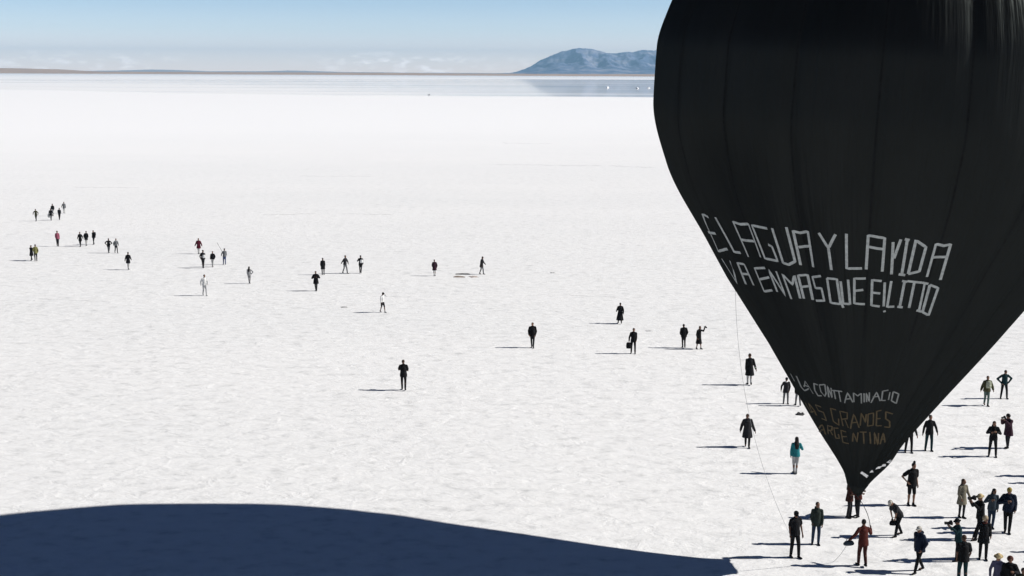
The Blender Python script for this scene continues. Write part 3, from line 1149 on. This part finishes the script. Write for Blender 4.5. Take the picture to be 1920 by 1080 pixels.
def lathe(stations, n=16):
    v, f = [], []
    for j, (r, z) in enumerate(stations):
        for i in range(n):
            a = 2 * math.pi * i / n
            v.append((r * math.cos(a), r * math.sin(a), z))
        if j:
            for i in range(n):
                f.append(((j - 1) * n + i, (j - 1) * n + (i + 1) % n, j * n + (i + 1) % n, j * n + i))
    f.append(tuple(reversed(range(n))))
    f.append(tuple((len(stations) - 1) * n + i for i in range(n)))
    return v, f


def box_solid(name, w, d, h, mat, parent=None, r=0.012):
    import bmesh
    bm = bmesh.new()
    bmesh.ops.create_cube(bm, size=1.0)
    bmesh.ops.scale(bm, vec=(w, d, h), verts=bm.verts)
    bmesh.ops.bevel(bm, geom=bm.edges[:], offset=r, segments=2, affect='EDGES', profile=0.6)
    me = bpy.data.meshes.new(name)
    bm.to_mesh(me)
    bm.free()
    me.materials.append(mat)
    o = bpy.data.objects.new(name, me)
    C.objects.link(o)
    if parent:
        o.parent = parent
    return o


M_CAMERA = cloth((0.010, 0.010, 0.011), 0.45)
M_GLASS = cloth((0.02, 0.022, 0.03), 0.12)


def camera_item(at, yaw_deg, label, big=1.0, group='cameras held up to the balloon'):
    """a camera held at a point and aimed along the holder's facing"""
    root = bpy.data.objects.new('photo_camera', None)
    C.objects.link(root)
    box_solid('camera_body', 0.14 * big, 0.07 * big, 0.10 * big, M_CAMERA, root)
    v, f = lathe([(0.040, 0.0), (0.042, 0.05), (0.037, 0.055), (0.045, 0.13), (0.046, 0.16), (0.040, 0.16)])
    R = np.array([[1, 0, 0], [0, 0, 1], [0, -1, 0]])
    v = [(R @ np.array(q)) * big + np.array([0, 0.03 * big, 0]) for q in v]
    mesh_obj('lens', v, f, M_CAMERA, root)
    h = box_solid('viewfinder', 0.05 * big, 0.06 * big, 0.03 * big, M_CAMERA, root, 0.006)
    h.location = (0, 0, 0.062 * big)
    place(root, at, math.radians(yaw_deg), label, 'camera', group)
    return root


def bag_item(at, label, col, w=0.34, d=0.16, h=0.36, yaw=0.0, group=None, cat='bag', name='bag'):
    """a soft bag that hangs from a hand by two handles; the origin is the grip"""
    s = Solid()
    s.tube([((0, 0, -0.12), w * 0.40, d * 0.30, np.eye(3)), ((0, 0, -0.18), w * 0.50, d * 0.48, np.eye(3)), ((0, 0, -0.12 - h * 0.6), w * 0.56, d * 0.62, np.eye(3)), ((0, 0, -0.12 - h), w * 0.48, d * 0.45, np.eye(3))], 16)
    o = melt(s, name, 0.016, cloth(col), 3)
    hv_, hf_ = [], []
    for sd_ in (-1, 1):
        i0 = len(hv_)
        for q in range(9):
            t = math.pi * q / 8
            c_ = np.array([-math.cos(t) * w * 0.26, sd_ * d * 0.14 * (1 - math.sin(t)), -0.13 + 0.14 * math.sin(t)])
            for a_, b_ in ((-1, -1), (1, -1), (1, 1), (-1, 1)):
                hv_.append(c_ + np.array([a_ * 0.006 * math.sin(t) + 0, b_ * 0.012, a_ * 0.006]))
        for q in range(8):
            for e in range(4):
                hf_.append((i0 + 4 * q + e, i0 + 4 * q + (e + 1) % 4, i0 + 4 * q + 4 + (e + 1) % 4, i0 + 4 * q + 4 + e))
    mesh_obj('handle', hv_, hf_, cloth(tuple(c * 0.7 for c in col)), o)
    place(o, at, yaw, label, cat, group)
    return o


def backpack_item(P, label, col, front=False):
    s = Solid()
    s.tube([((0, 0, 0.20), 0.10, 0.05, np.eye(3)), ((0, 0, 0.15), 0.145, 0.085, np.eye(3)), ((0, 0, -0.10), 0.155, 0.10, np.eye(3)), ((0, 0, -0.21), 0.14, 0.085, np.eye(3))], 16)
    s.ellipsoid((0, -0.09, -0.09), (0.11, 0.05, 0.09))
    o = melt(s, 'backpack', 0.018, cloth(col), 4)
    for sg in (-1, 1):
        v, f = [], []
        for q in range(10):
            t = q / 9
            y = 0.06 + 0.30 * math.sin(t * math.pi) ** 0.8
            z = 0.16 - 0.34 * t + 0.09 * math.sin(t * math.pi)
            c_ = np.array([sg * (0.10 + 0.02 * math.sin(t * math.pi)), y, z])
            v.extend([c_ + np.array([-0.022, 0, 0]), c_ + np.array([0.022, 0, 0])])
        for q in range(9):
            f.append((2 * q, 2 * q + 1, 2 * q + 3, 2 * q + 2))
        st_ = mesh_obj('strap', v, f, cloth(tuple(c * 0.6 for c in col)), o)
        so = st_.modifiers.new('thick', 'SOLIDIFY')
        so.thickness = 0.01
    yw = P['yaw'] + (180 if front else 0)
    off = P['Rz'] @ np.array([0, (0.23 if front else -0.23), 0.0]) * P['k']
    place(o, P['chest'] + off, math.radians(yw), label, 'backpack')
    o.scale = (P['k'],) * 3
    return o


def rope(pts, r, col, label, name='rope'):
    pts = np.array(pts, float)
    v, f = [], []
    n = 6
    for j, c_ in enumerate(pts):
        d = pts[min(j + 1, len(pts) - 1)] - pts[max(j - 1, 0)]
        d /= np.linalg.norm(d) + 1e-9
        x = np.cross(d, [0, 1, 0])
        x /= np.linalg.norm(x) + 1e-9
        y = np.cross(d, x)
        for i in range(n):
            a = 2 * math.pi * i / n
            v.append(c_ + (x * math.cos(a) + y * math.sin(a)) * r)
        if j:
            for i in range(n):
                f.append(((j - 1) * n + i, (j - 1) * n + (i + 1) % n, j * n + (i + 1) % n, j * n + i))
    o = mesh_obj(name, v - pts[0], f, cloth(col))
    return place(o, pts[0], 0, label, 'rope')


GF = 'people walking far out on the salt flat'
GM = 'people scattered across the open salt'
GB = 'people gathered round the foot of the balloon'
# --- the small band farthest out
person(68, 414.5, 391.5, 'person in a dark olive jacket with elbows out, walking apart from the farthest cluster', 170, ('wide', 'wide'), 0.12, 0.07, top=('jacket', OLIVE, 0.80), low=('trousers', CHAR), group=GF)
A = person(96, 413.5, 392, 'person in black with a pale bundle at the hip, in the farthest cluster', 0, ('carry', 'out'), 0.16, 0.07, top=('jacket', BLACK, 0.72), low=('trousers', GREY), group=GF)
bag_item(A['hand'][-1] + np.array([0.06, -0.05, 0.10]), 'pale grey bundle held by the black clad person in the farthest cluster', PALE, 0.42, 0.24, 0.42)
person(99.5, 405, 382, 'person in a dark top and pale trousers, rearmost of the farthest cluster', 185, ('near', 'pocket'), 0.17, 0.08, top=('jacket', BLACK, 0.95), low=('trousers', PALE), group=GF)
person(111.5, 412.5, 391.5, 'slim person in black from head to foot beside the pale bundle', 5, ('ahead', 'behind'), 0.18, 0.06, top=('jacket', CHAR, 0.84), low=('trousers', CHAR), group=GF)
person(120.5, 400, 383, 'person in a grey coat and pale trousers at the end of the farthest cluster', 200, ('near', 'out'), 0.18, 0.07, top=('coat', GREY, 0.75), low=('trousers', PALE), group=GF)
person(108.5, 462, 432.5, 'person in a pink top and dark trousers standing alone', 5, ('near', 'near'), 0.04, 0.07, top=('jacket', PINK, 0.84), low=('trousers', CHAR), hair=('short', HAIRB), group=GF)
person(151, 462.5, 434.5, 'slim person in black, first of three walking abreast', 175, ('behind', 'ahead'), 0.16, 0.06, top=('jacket', BLACK, 0.70), low=('trousers', BLACK), group=GF)
person(162, 461, 433, 'person in a short black coat and pale trousers, middle of three abreast', 5, ('pocket', 'pocket'), 0.19, 0.07, top=('coat', BLACK, 0.72), low=('trousers', PALE), group=GF)
A = person(176, 458.5, 431.5, 'person in black with a dark backpack, last of three walking abreast', 150, ('out', 'near'), 0.11, 0.07, top=('jacket', BLACK, 0.82), low=('trousers', CHAR), group=GF)
backpack_item(A, 'dark backpack worn by the last of three walkers abreast', CHAR)
person(204, 474.5, 447.5, 'person in a black jacket with hands on hips and grey trousers', 5, ('hip', 'hip'), 0.15, 0.05, top=('jacket', BLACK, 0.78), low=('trousers', GREY), group=GF)
person(218, 474.5, 447.5, 'person in grey striding beside the one with hands on hips', 220, ('ahead', 'behind'), 0.20, 0.07, lean=0.12, top=('jacket', GREY, 0.86), low=('trousers', CHAR), group=GF)
person(241, 506, 472.5, 'person in a long black jacket and pale grey trousers walking alone', 355, ('behind', 'ahead'), 0.14, 0.06, top=('jacket', BLACK, 0.66), low=('trousers', PALE), group=GF)
person(59.5, 488.5, 460, 'person in plain black close beside one in an ochre jacket', 160, ('ahead', 'behind'), 0.16, 0.07, top=('coat', BLACK, 0.55), low=('trousers', BLACK), group=GF)
A = person(67.5, 489.5, 458, 'person in an ochre green jacket close beside one in plain black', 15, ('pocket', 'pocket'), 0.1, 0.09, top=('jacket', OCHRE, 0.80), low=('trousers', BLACK), group=GF)
# --- the second band
person(373, 476, 446.5, 'person in a wide dark red coat behind a small group of walkers', 180, ('out', 'out'), 0.12, 0.06, top=('coat', DRED, 0.62), low=('trousers', PALE), hair=('short', HAIRB), group=GF, bulk=1.8)
A = person(381, 502.5, 468.5, 'person in black with a white bag, walking in front of the dark red coat', 355, ('carry', 'near'), 0.12, 0.06, top=('jacket', BLACK, 0.80), low=('trousers', CHAR), group=GF)
bag_item(A['chest'] + np.array([0.16, -0.22, 0.12]), 'white bag on the chest of a walker in black', WHITE, 0.26, 0.14, 0.28)
person(399, 500.5, 473, 'short person in a black top and pale trousers between two walkers', 180, ('pocket', 'pocket'), 0.13, 0.05, top=('jacket', BLACK, 0.86), low=('trousers', PALE), group=GF)
A = person(421, 496.5, 465.5, 'person in a grey jacket and blue trousers carrying a thin pole', 25, ('carry', 'near'), 0.19, 0.06, top=('jacket', GREY, 0.86), low=('trousers', BLUE), group=GF)
rope(np.array([A['hand'][-1] + np.array([-0.35, 0, 1.25]), A['hand'][-1] + np.array([0.05, 0, 0.5]), A['hand'][-1] + np.array([0.42, 0, -0.25])]), 0.014, CHAR, 'thin dark pole carried by the walker in blue trousers', 'pole')['category'] = 'pole'
person(384, 554.5, 514.5, 'person all in white with dark hair, striding alone', 215, ('ahead', 'behind'), 0.17, 0.08, top=('jacket', (0.50, 0.50, 0.49), 0.84), low=('trousers', (0.36, 0.36, 0.36)), hair=('short', HAIRD), group=GM, shoes=PALE)
person(468, 532, 499.5, 'person with long dark hair in light grey clothes', 0, ('near', 'hip'), 0.18, 0.06, top=('jacket', (0.30, 0.30, 0.30), 0.84), low=('trousers', (0.24, 0.24, 0.24)), hair=('long', HAIRD), group=GM, scarf=BLACK)
person(593, 545.5, 508, 'person in a bulky black coat with arms folded in, walking before one in black', 180, ('chest', 'chest'), 0.12, 0.05, top=('puffer', BLACK, 0.64), low=('trousers', CHAR), group=GM)
person(606, 515.5, 483.5, 'slim person in black standing behind the bulky black coat', 5, ('near', 'near'), 0.04, 0.09, top=('coat', BLACK, 0.60), low=('trousers', CHAR), group=GM)
person(647, 513, 478.5, 'person in dark grey in mid stride beside one holding a white bag', 235, ('ahead', 'behind'), 0.22, 0.08, lean=0.08, top=('jacket', CHAR, 0.86), low=('trousers', GREY), group=GM)
A = person(676, 512.5, 478.5, 'person in black holding a white bag against the chest', 5, ('chest', 'near'), 0.18, 0.05, top=('jacket', BLACK, 0.76), low=('trousers', CHAR), group=GM)
bag_item(A['chest'] + np.array([0.14, -0.26, 0.18]), 'white bag held to the chest by a person in black', WHITE, 0.28, 0.15, 0.30)
person(717.5, 586, 547.5, 'person in a white shirt and dark shorts striding with a hand to a dark cap', 230, ('ear', 'near'), 0.22, 0.06, top=('shirt', (0.58, 0.58, 0.57), 0.90), low=('shorts', CHAR), hat=('cap', CHAR), skin=SKIN2, group=GM, shoes=GREY)
person(815, 517.5, 486.5, 'person in a wide plum black coat with pale legs', 5, ('pocket', 'pocket'), 0.11, 0.05, top=('coat', PLUM, 0.62), low=('leggings', PALE), hair=('short', HAIRB), group=GM, bulk=1.5)
person(903, 514.5, 480.5, 'person in a black jacket and grey trousers walking away from gear on the salt', 245, ('ahead', 'near'), 0.16, 0.09, lean=0.10, top=('jacket', BLACK, 0.72), low=('trousers', GREY), group=GM)
person(757, 732, 674.5, 'person in a black T-shirt with forearms crossed, alone on the open salt', 3, ('fold', 'fold'), 0.16, 0.09, top=('tee', BLACK, 0.80), low=('trousers', BLACK), hair=('short', HAIRB), group=GM, skin=SKIN2, bulk=1.6)
person(998.5, 652, 604.5, 'person in a black puffy jacket with hands in pockets, alone on the open salt', 180, ('pocket', 'pocket'), 0.11, 0.05, top=('puffer', BLACK, 0.78), low=('trousers', CHAR), hair=('short', HAIRB), group=GM)
person(1162, 607, 567.5, 'person in a long black coat reaching the shins', 7, ('ahead', 'behind'), 0.2, 0.09, top=('coat', BLACK, 0.30), low=('trousers', BLACK), hair=('short', HAIRD), group=GM, bulk=1.4)
A = person(1187, 663, 614.5, 'person in black standing with a dark bag hanging from one hand', 172, ('near', 'carry'), 0.03, 0.13, top=('jacket', BLACK, 0.80), low=('trousers', BLACK), hair=('short', HAIRB), group=GM)
bag_item(A['hand'][1], 'dark shopping bag hanging from the hand of a person in black', BLACK, 0.34, 0.2, 0.40)
person(1282, 652.5, 607.5, 'person in a black jacket with elbows bent, paired with a photographer', 5, ('pocket', 'pocket'), 0.14, 0.05, top=('puffer', BLACK, 0.80), low=('trousers', CHAR), group=GM)
A = person(1310, 654.5, 610.5, 'person in a short black skirt raising a camera beside the face', 215, ('raise', 'near'), 0.1, 0.12, top=('jacket', BLACK, 0.86), low=('skirt', BLACK), hair=('short', HAIRB), group=GM)
camera_item(A['hand'][-1] + np.array([0.02, -0.04, 0.07]), 200, 'black camera raised by a person in a short skirt')
# --- left of the cone
person(1405, 722, 662.5, 'person in a flared dark coat and pale trousers behind the coat walker', 3, ('near', 'out'), 0.14, 0.06, top=('coat', BLACK, 0.56), low=('trousers', PALE), hair=('short', HAIRB), group=GM, bulk=1.3)
person(1473, 757, 707, 'person in a dark jacket with a white scarf, half hidden by the cone', 180, ('pocket', 'out'), 0.03, 0.13, top=('jacket', CHAR, 0.74), low=('trousers', GREY), group=GM, scarf=WHITE, hat=('beanie', BLACK))
person(1496, 761, 712, 'person almost wholly hidden by the cone, only the lower legs showing', 5, ('near', 'near'), 0.16, 0.10, top=('jacket', BLACK, 0.80), low=('trousers', GREY), group=GM)
person(1401, 838.5, 775.5, 'person in a wide dark poncho coat to the knee beside the long tether', 178, ('out', 'out'), 0.18, 0.06, top=('coat', CHAR, 0.52), low=('trousers', BLACK), hair=('short', HAIRB), group=GM, bulk=1.9, skin=SKIN2)
person(1490.5, 888.5, 819, 'person in a turquoise top with long black hair and pale grey leggings', 2, ('near', 'chest'), 0.05, 0.04, top=('jacket', TURQ, 0.84), low=('leggings', (0.30, 0.30, 0.30)), hair=('long', HAIRD), scarf=CHAR, group=GB, shoes=GREY)
# --- behind the cone on its sunny side
A = person(1848.5, 760.5, 704.5, 'person in an olive puffy jacket with a pale backpack strapped in front', 182, ('out', 'out'), 0.14, 0.05, top=('puffer', OLIVE, 0.84), low=('trousers', SAGE), hair=('short', HAIRB), group=GB)
backpack_item(A, 'pale backpack worn on the chest over an olive jacket', (0.30, 0.32, 0.24), True)
person(1882, 747.5, 692.5, 'person in a black and dark teal jacket standing legs apart behind the olive jacket', 178, ('hip', 'hip'), 0.03, 0.17, top=('jacket', TEAL, 0.84), low=('trousers', BLACK), hair=('short', HAIRD), group=GB)
person(1740.5, 845, 778, 'person in black with arms held clear of the body, head behind the cone', 180, ('out', 'out'), 0.05, 0.13, top=('jacket', BLACK, 0.80), low=('trousers', TEAL), hair=('short', HAIRD), group=GB, tall=1.80)
person(1703, 848.5, 785, 'person in black behind the cone, only legs and one arm showing', 180, ('out', 'near'), 0.05, 0.14, top=('jacket', BLACK, 0.80), low=('trousers', BLACK), group=GB, tall=1.72)
A = person(1860.5, 856, 788, 'person in black with both hands gathered at the chest, legs apart', 165, ('chest', 'chest'), 0.05, 0.15, top=('jacket', BLACK, 0.80), low=('trousers', BLACK), hair=('short', HAIRB), group=GB, hood=True)
A = person(1889, 840.5, 775.5, 'person in a dark plum coat aiming a camera past the cone', 120, ('aim', 'aim'), 0.05, 0.05, top=('puffer', PLUM, 0.66), low=('trousers', CHAR), hair=('bushy', HAIRD), group=GB)
camera_item(A['head'] + A['Rz'] @ np.array([0, 0.26, 0.0]), 120, 'black camera aimed by the person in the dark plum coat')
# --- the ring round the mouth
person(1707.5, 947.5, 857, 'person in black T-shirt and shorts with bare legs and a tall topknot', 195, ('near', 'hip'), 0.05, 0.08, top=('tee', BLACK, 0.78), low=('shorts', BLACK), hair=('tall', HAIRD), group=GB, skin=SKIN1, bulk=1.6)
A = person(1684, 1005.5, 943, 'person in a pale cap bending low to pick something up', 108, ('reach', 'reach'), 0.19, 0.08, lean=0.62, nod=0.35, top=('tee', CHAR, 0.86), low=('trousers', BLACK), hat=('cap', (0.45, 0.42, 0.36)), group=GB, tall=1.72, bulk=1.5)
bag_item((A['hand'][-1] + A['hand'][1]) / 2 + np.array([0, 0, 0.02]), 'limp black cloth bag held near the salt by the bending person', BLACK, 0.30, 0.12, 0.20)
person(1722.5, 1073, 986, 'person in a navy puffy jacket and pale cap walking with feet apart', 118, ('pocket', 'near'), 0.27, 0.08, top=('puffer', NAVY, 0.80), low=('trousers', BLACK), hat=('cap', (0.40, 0.38, 0.34)), hair=('short', HAIRB), group=GB, hood=True)
person(1802, 970.5, 897, 'person with long dark hair in a beige tunic over dark leggings', 200, ('out', 'near'), 0.07, 0.05, top=('dress', BEIGE, 0.62), low=('leggings', CHAR), hair=('long', HAIRB), group=GB)
person(1888, 999, 903, 'person in a mustard beanie and navy jacket holding a long dark wrap', 165, ('pocket', 'chest'), 0.08, 0.06, top=('puffer', NAVY, 0.84), low=('trousers', BLACK), hat=('beanie', MUSTARD), group=GB)
person(1857, 990, 914.5, 'person with long black hair in a slate blue top behind the photographer', 175, ('near', 'chest'), 0.04, 0.06, top=('jacket', SLATE, 0.80), low=('trousers', JEANS), hair=('long', HAIRD), group=GB)
A = person(1836, 1012, 926, 'person in black and a pale brimmed hat aiming a big camera sideways', 98, ('aim', 'aim'), 0.20, 0.08, top=('jacket', BLACK, 0.80), low=('trousers', BLACK), hat=('brim', STRAW), hair=('short', HAIRB), group=GB)
camera_item(A['head'] + A['Rz'] @ np.array([0, 0.25, -0.01]), 98, 'big black camera aimed by the person in the pale brimmed hat', 1.35)
person(1842.5, 1048.5, 966, 'fair haired person in a long black coat standing before the photographers', 170, ('pocket', 'out'), 0.07, 0.10, top=('coat', BLACK, 0.66), low=('trousers', BLACK), hair=('bushy', HAIRL), group=GB, scarf=RUST, bulk=1.3)
A = person(1795.5, 1052, 973, 'person in a dark hat and teal jacket aiming a camera beside a black T-shirt', 95, ('aim', 'aim'), 0.10, 0.08, top=('jacket', TEAL, 0.80), low=('trousers', BLACK), hat=('brim', BLACK), group=GB)
camera_item(A['head'] + A['Rz'] @ np.array([0, 0.26, -0.02]), 95, 'black camera aimed by the person in the dark hat', 1.25)
person(1803.5, 1094, 1003, 'person in a black T-shirt and dark teal jeans seen from behind', 5, ('down', 'down'), 0.04, 0.11, top=('tee', BLACK, 0.82), low=('trousers', TEAL), hair=('short', HAIRB), group=GB, skin=SKIN2, bulk=1.7)
A = person(1869, 1126, 1032, 'person in a straw hat and lavender grey shirt leaning beside a companion', 150, ('near', 'carry'), 0.10, 0.10, lean=0.22, top=('shirt', LAV, 0.82), low=('trousers', JEANS), hat=('brim', STRAW), hair=('short', HAIRB), group=GB, tall=1.78, bulk=1.6)
bag_item(A['hand'][1], 'dark bag hanging from the hand of the person in the lavender shirt', BLACK, 0.34, 0.2, 0.34)
person(1889, 1131, 1035, 'reddish haired person in a black jacket close beside the straw hat', 165, ('chest', 'pocket'), 0.05, 0.09, top=('puffer', BLACK, 0.80), low=('trousers', BLACK), hair=('bushy', HAIRR), group=GB, tall=1.72)
person(1912, 1152, 1062, 'dark haired person in dark olive cut off by the corner of the frame', 160, ('out', 'chest'), 0.05, 0.09, top=('puffer', (0.03, 0.03, 0.02), 0.80), low=('trousers', BLACK), hair=('short', HAIRD), group=GB, tall=1.66)
PR = person(1490, 1045.5, 956, 'person in a black cap, T-shirt and jeans minding the long tether', 200, ('down', 'down'), 0.10, 0.10, nod=0.25, top=('tee', BLACK, 0.84), low=('trousers', BLACK), hat=('cap', BLACK), skin=SKIN2, group=GB, bulk=1.2)
person(1528.5, 1020.5, 941, 'person in a grey green hooded jacket and dark jeans beside the black cap', 178, ('near', 'near'), 0.04, 0.11, top=('jacket', GREEN, 0.78), low=('trousers', JEANS), hair=('short', HAIRB), group=GB, hood=True)
person(1591, 971, 904, 'person in a rust brown coat with head close under the mouth', 250, ('give', 'give'), 0.05, 0.08, top=('coat', (0.035, 0.013, 0.010), 0.74), low=('trousers', CHAR), hair=('long', HAIRB), group=GB, skin=SKIN2, tall=1.74)
person(1608, 969, 905, 'person in a rust red jacket hidden to the shoulders by the mouth', 120, ('give', 'hip'), 0.05, 0.08, top=('jacket', RUST, 0.82), low=('trousers', CHAR), hair=('short', HAIRB), group=GB, skin=SKIN1, tall=1.66)
PH = person(1616, 1062.5, 974.5, 'person in a rust red jacket and trousers holding the rope to the mouth', 10, ('side', 'hold'), 0.13, 0.08, top=('jacket', RUST, 0.80), low=('trousers', (0.045, 0.014, 0.011)), hair=('short', HAIRD), group=GB, skin=SKIN2)
# --- beyond the shoreline and past the edge of the picture
person(803, 180.5, 176.0, 'taller of two people far off at the edge of the shallow water', 5, ('near', 'near'), 0.05, 0.08, top=('coat', BLACK, 0.6), low=('trousers', BLACK), group=GF, tall=1.88, bulk=2.2)
person(805.5, 179.7, 176.0, 'shorter of two people far off at the edge of the shallow water', 180, ('near', 'near'), 0.05, 0.08, top=('coat', BLACK, 0.6), low=('trousers', BLACK), group=GF, tall=1.72, bulk=2.2)
for q_, (x_, y_, lb_) in enumerate(((1968, 893, 'person beyond the frame edge casting the upper thin shadow there'), (1992, 906, 'person beyond the frame edge casting the longer thin shadow there'),
                                    (2014, 1035, 'person beyond the frame edge casting the upper of two low shadows'), (2040, 1054, 'person beyond the frame edge casting the lowest shadow there'))):
    person(x_, y_, y_ - 75, lb_, 150 + 20 * q_, ('near', 'pocket'), 0.08, 0.10, top=('jacket', (BLACK, NAVY, CHAR, OLIVE)[q_], 0.8), low=('trousers', BLACK), group=GB, tall=1.70)

# ------------------------------------------------------------------ ropes and things left on the salt
Hd = PR['hand'][1] + np.array([0, -0.02, -0.05])
th_l = on_balloon(1378, 545)
top_pt = b_point(np.array([th_l[0]]), np.array([th_l[1]]))[0]
tq = np.linspace(0, 1, 40)
line = top_pt[None] * (1 - tq)[:, None] + Hd[None] * tq[:, None]
line[:, 0] -= 0.46 * 4 * tq * (1 - tq)
line[:, 2] -= 0.25 * 4 * tq * (1 - tq)
rope(line, 0.0055, (0.5, 0.5, 0.48), 'long pale tether slanting from the balloon to the hand of the black cap')
mo = B_M + B_AX * -0.1
line = mo[None] * (1 - tq)[:, None] + PH['hand'][1][None] * tq[:, None]
line[:, 0] += 0.12 * 4 * tq * (1 - tq)
rope(line, 0.012, CHAR, 'short dark rope hanging from the mouth to a raised hand')
g0 = ground(1562, 1054)
line = PH['hand'][-1][None] * (1 - tq)[:, None] + (g0 + np.array([0, 0, 0.01]))[None] * tq[:, None]
line[:, 2] -= 0.10 * 4 * tq * (1 - tq)
rope(line, 0.007, (0.35, 0.35, 0.33), 'slack pale cord trailing from a rust red sleeve to the salt')
bag_item(PH['hand'][-1] + np.array([-0.02, 0, 0.08]), 'folded slate grey cloth hanging from the hand of the rope holder', SLATE, 0.40, 0.20, 0.16, 0.2, None, 'cloth', 'folded_cloth')


def rumpled(x, y, lx, ly, h, col, label, yaw=0.0, name='cloth_heap', cat='heap'):
    """cloth dropped in folds: a thick, closed, creased heap"""
    n, m = 30, 18
    v, f = [], []
    sd_ = random.random() * 40
    for side in (1, 0):
        for j in range(m):
            for i in range(n):
                a, b = i / (n - 1) * 2 - 1, j / (m - 1) * 2 - 1
                e = max(0.0, 1 - (abs(a) ** 2.6 + abs(b) ** 2.6)) ** 0.5
                w = 1 + 0.22 * float(fbm(np.array(a * 1.3 + sd_), np.array(b * 1.3), 5, 3) - 0.5)
                z = h * e * (0.25 + 1.3 * abs(float(fbm(np.array(a * 2.2 + sd_), np.array(b * 3.1 + sd_), 7, 4)) - 0.35) * 1.6) if side else -0.01
                v.append((a * lx / 2 * w, b * ly / 2 * w, z))
    for s_ in (0, 1):
        o_ = s_ * n * m
        for j in range(m - 1):
            for i in range(n - 1):
                q = (o_ + j * n + i, o_ + j * n + i + 1, o_ + (j + 1) * n + i + 1, o_ + (j + 1) * n + i)
                f.append(q if s_ == 0 else tuple(reversed(q)))
    p = ground(x, y)
    return place(mesh_obj(name, v, f, cloth(col)), (p[0], p[1], 0), yaw, label, cat)


rumpled(1500.5, 777, 0.42, 0.50, 0.14, (0.05, 0.05, 0.05), 'small dark heap of cloth on the salt close to the cone', -0.5)
rumpled(645, 576, 0.5, 0.5, 0.06, (0.33, 0.33, 0.33), 'little grey scrap on the salt near the white shirted walker', 0.3, 'cloth_scrap', 'scrap')
rumpled(1036, 511.5, 0.45, 0.5, 0.06, (0.4, 0.4, 0.4), 'little grey scrap alone in the empty middle distance', 0.1, 'cloth_scrap', 'scrap')
rumpled(1217, 620.5, 0.5, 0.4, 0.04, (0.5, 0.5, 0.5), 'faint pale scrap behind the person with the dark bag', 0.1, 'cloth_scrap', 'scrap')
rumpled(868, 514, 1.35, 0.6, 0.10, (0.24, 0.23, 0.21), 'long grey roll of gear lying behind the brown gear', 0.02, 'gear_roll', 'gear')
rumpled(861, 519.5, 1.1, 0.5, 0.11, (0.24, 0.19, 0.16), 'brown roll of gear lying in front of the grey roll', -0.04, 'gear_roll', 'gear')
rumpled(888, 519, 0.75, 0.9, 0.10, (0.42, 0.36, 0.33), 'pale brown bundle lying at the feet end of the rolls', 0.3, 'gear_bundle', 'gear')


def salt_mound(x, y, w, h, label):
    v, f = [], []
    n = 18
    for j, (r, z) in enumerate(((1, -0.05), (0.8, 0.25), (0.55, 0.6), (0.28, 0.88), (0.04, 1.0))):
        for i in range(n):
            a = 2 * math.pi * i / n
            rr = r * w / 2 * (1 + 0.18 * math.sin(3 * a + j) + 0.1 * math.sin(7 * a))
            v.append((rr * math.cos(a), rr * math.sin(a), z * h))
        if j:
            for i in range(n):
                f.append(((j - 1) * n + i, (j - 1) * n + (i + 1) % n, j * n + (i + 1) % n, j * n + i))
    f.append(tuple(4 * n + i for i in range(n)))
    p = ground(x, y)
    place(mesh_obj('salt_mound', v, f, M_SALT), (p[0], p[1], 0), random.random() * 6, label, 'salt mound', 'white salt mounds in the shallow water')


salt_mound(1139, 164.5, 4, 2.4, 'brightest and tallest white salt mound in the shallow water')
salt_mound(1195, 166, 4.5, 1.7, 'white salt mound standing beside a twin close to the balloon')
salt_mound(1216, 165.5, 4.5, 1.5, 'low white salt mound between its twin and the balloon edge')


settle_people()


# ------------------------------------------------------------------ the air
hv = [(x, y, z) for z in (-1.0, 380.0) for y in (-1600, 21200) for x in (-21200, 21200)]
hf = [(0, 2, 3, 1), (4, 5, 7, 6), (0, 1, 5, 4), (2, 6, 7, 3), (0, 4, 6, 2), (1, 3, 7, 5)]
hm = bpy.data.materials.new('haze')
hm.use_nodes = True
ht = hm.node_tree
ht.nodes.remove(ht.nodes['Principled BSDF'])
pv = ht.nodes.new('ShaderNodeVolumePrincipled')
pv.inputs['Color'].default_value = (0.40, 0.71, 1.0, 1)
pv.inputs['Density'].default_value = 6.0e-5
pv.inputs['Anisotropy'].default_value = 0.0
ht.links.new(pv.outputs[0], ht.nodes['Material Output'].inputs['Volume'])
tag(mesh_obj('haze', hv, hf, hm, smooth=False), kind='stuff')
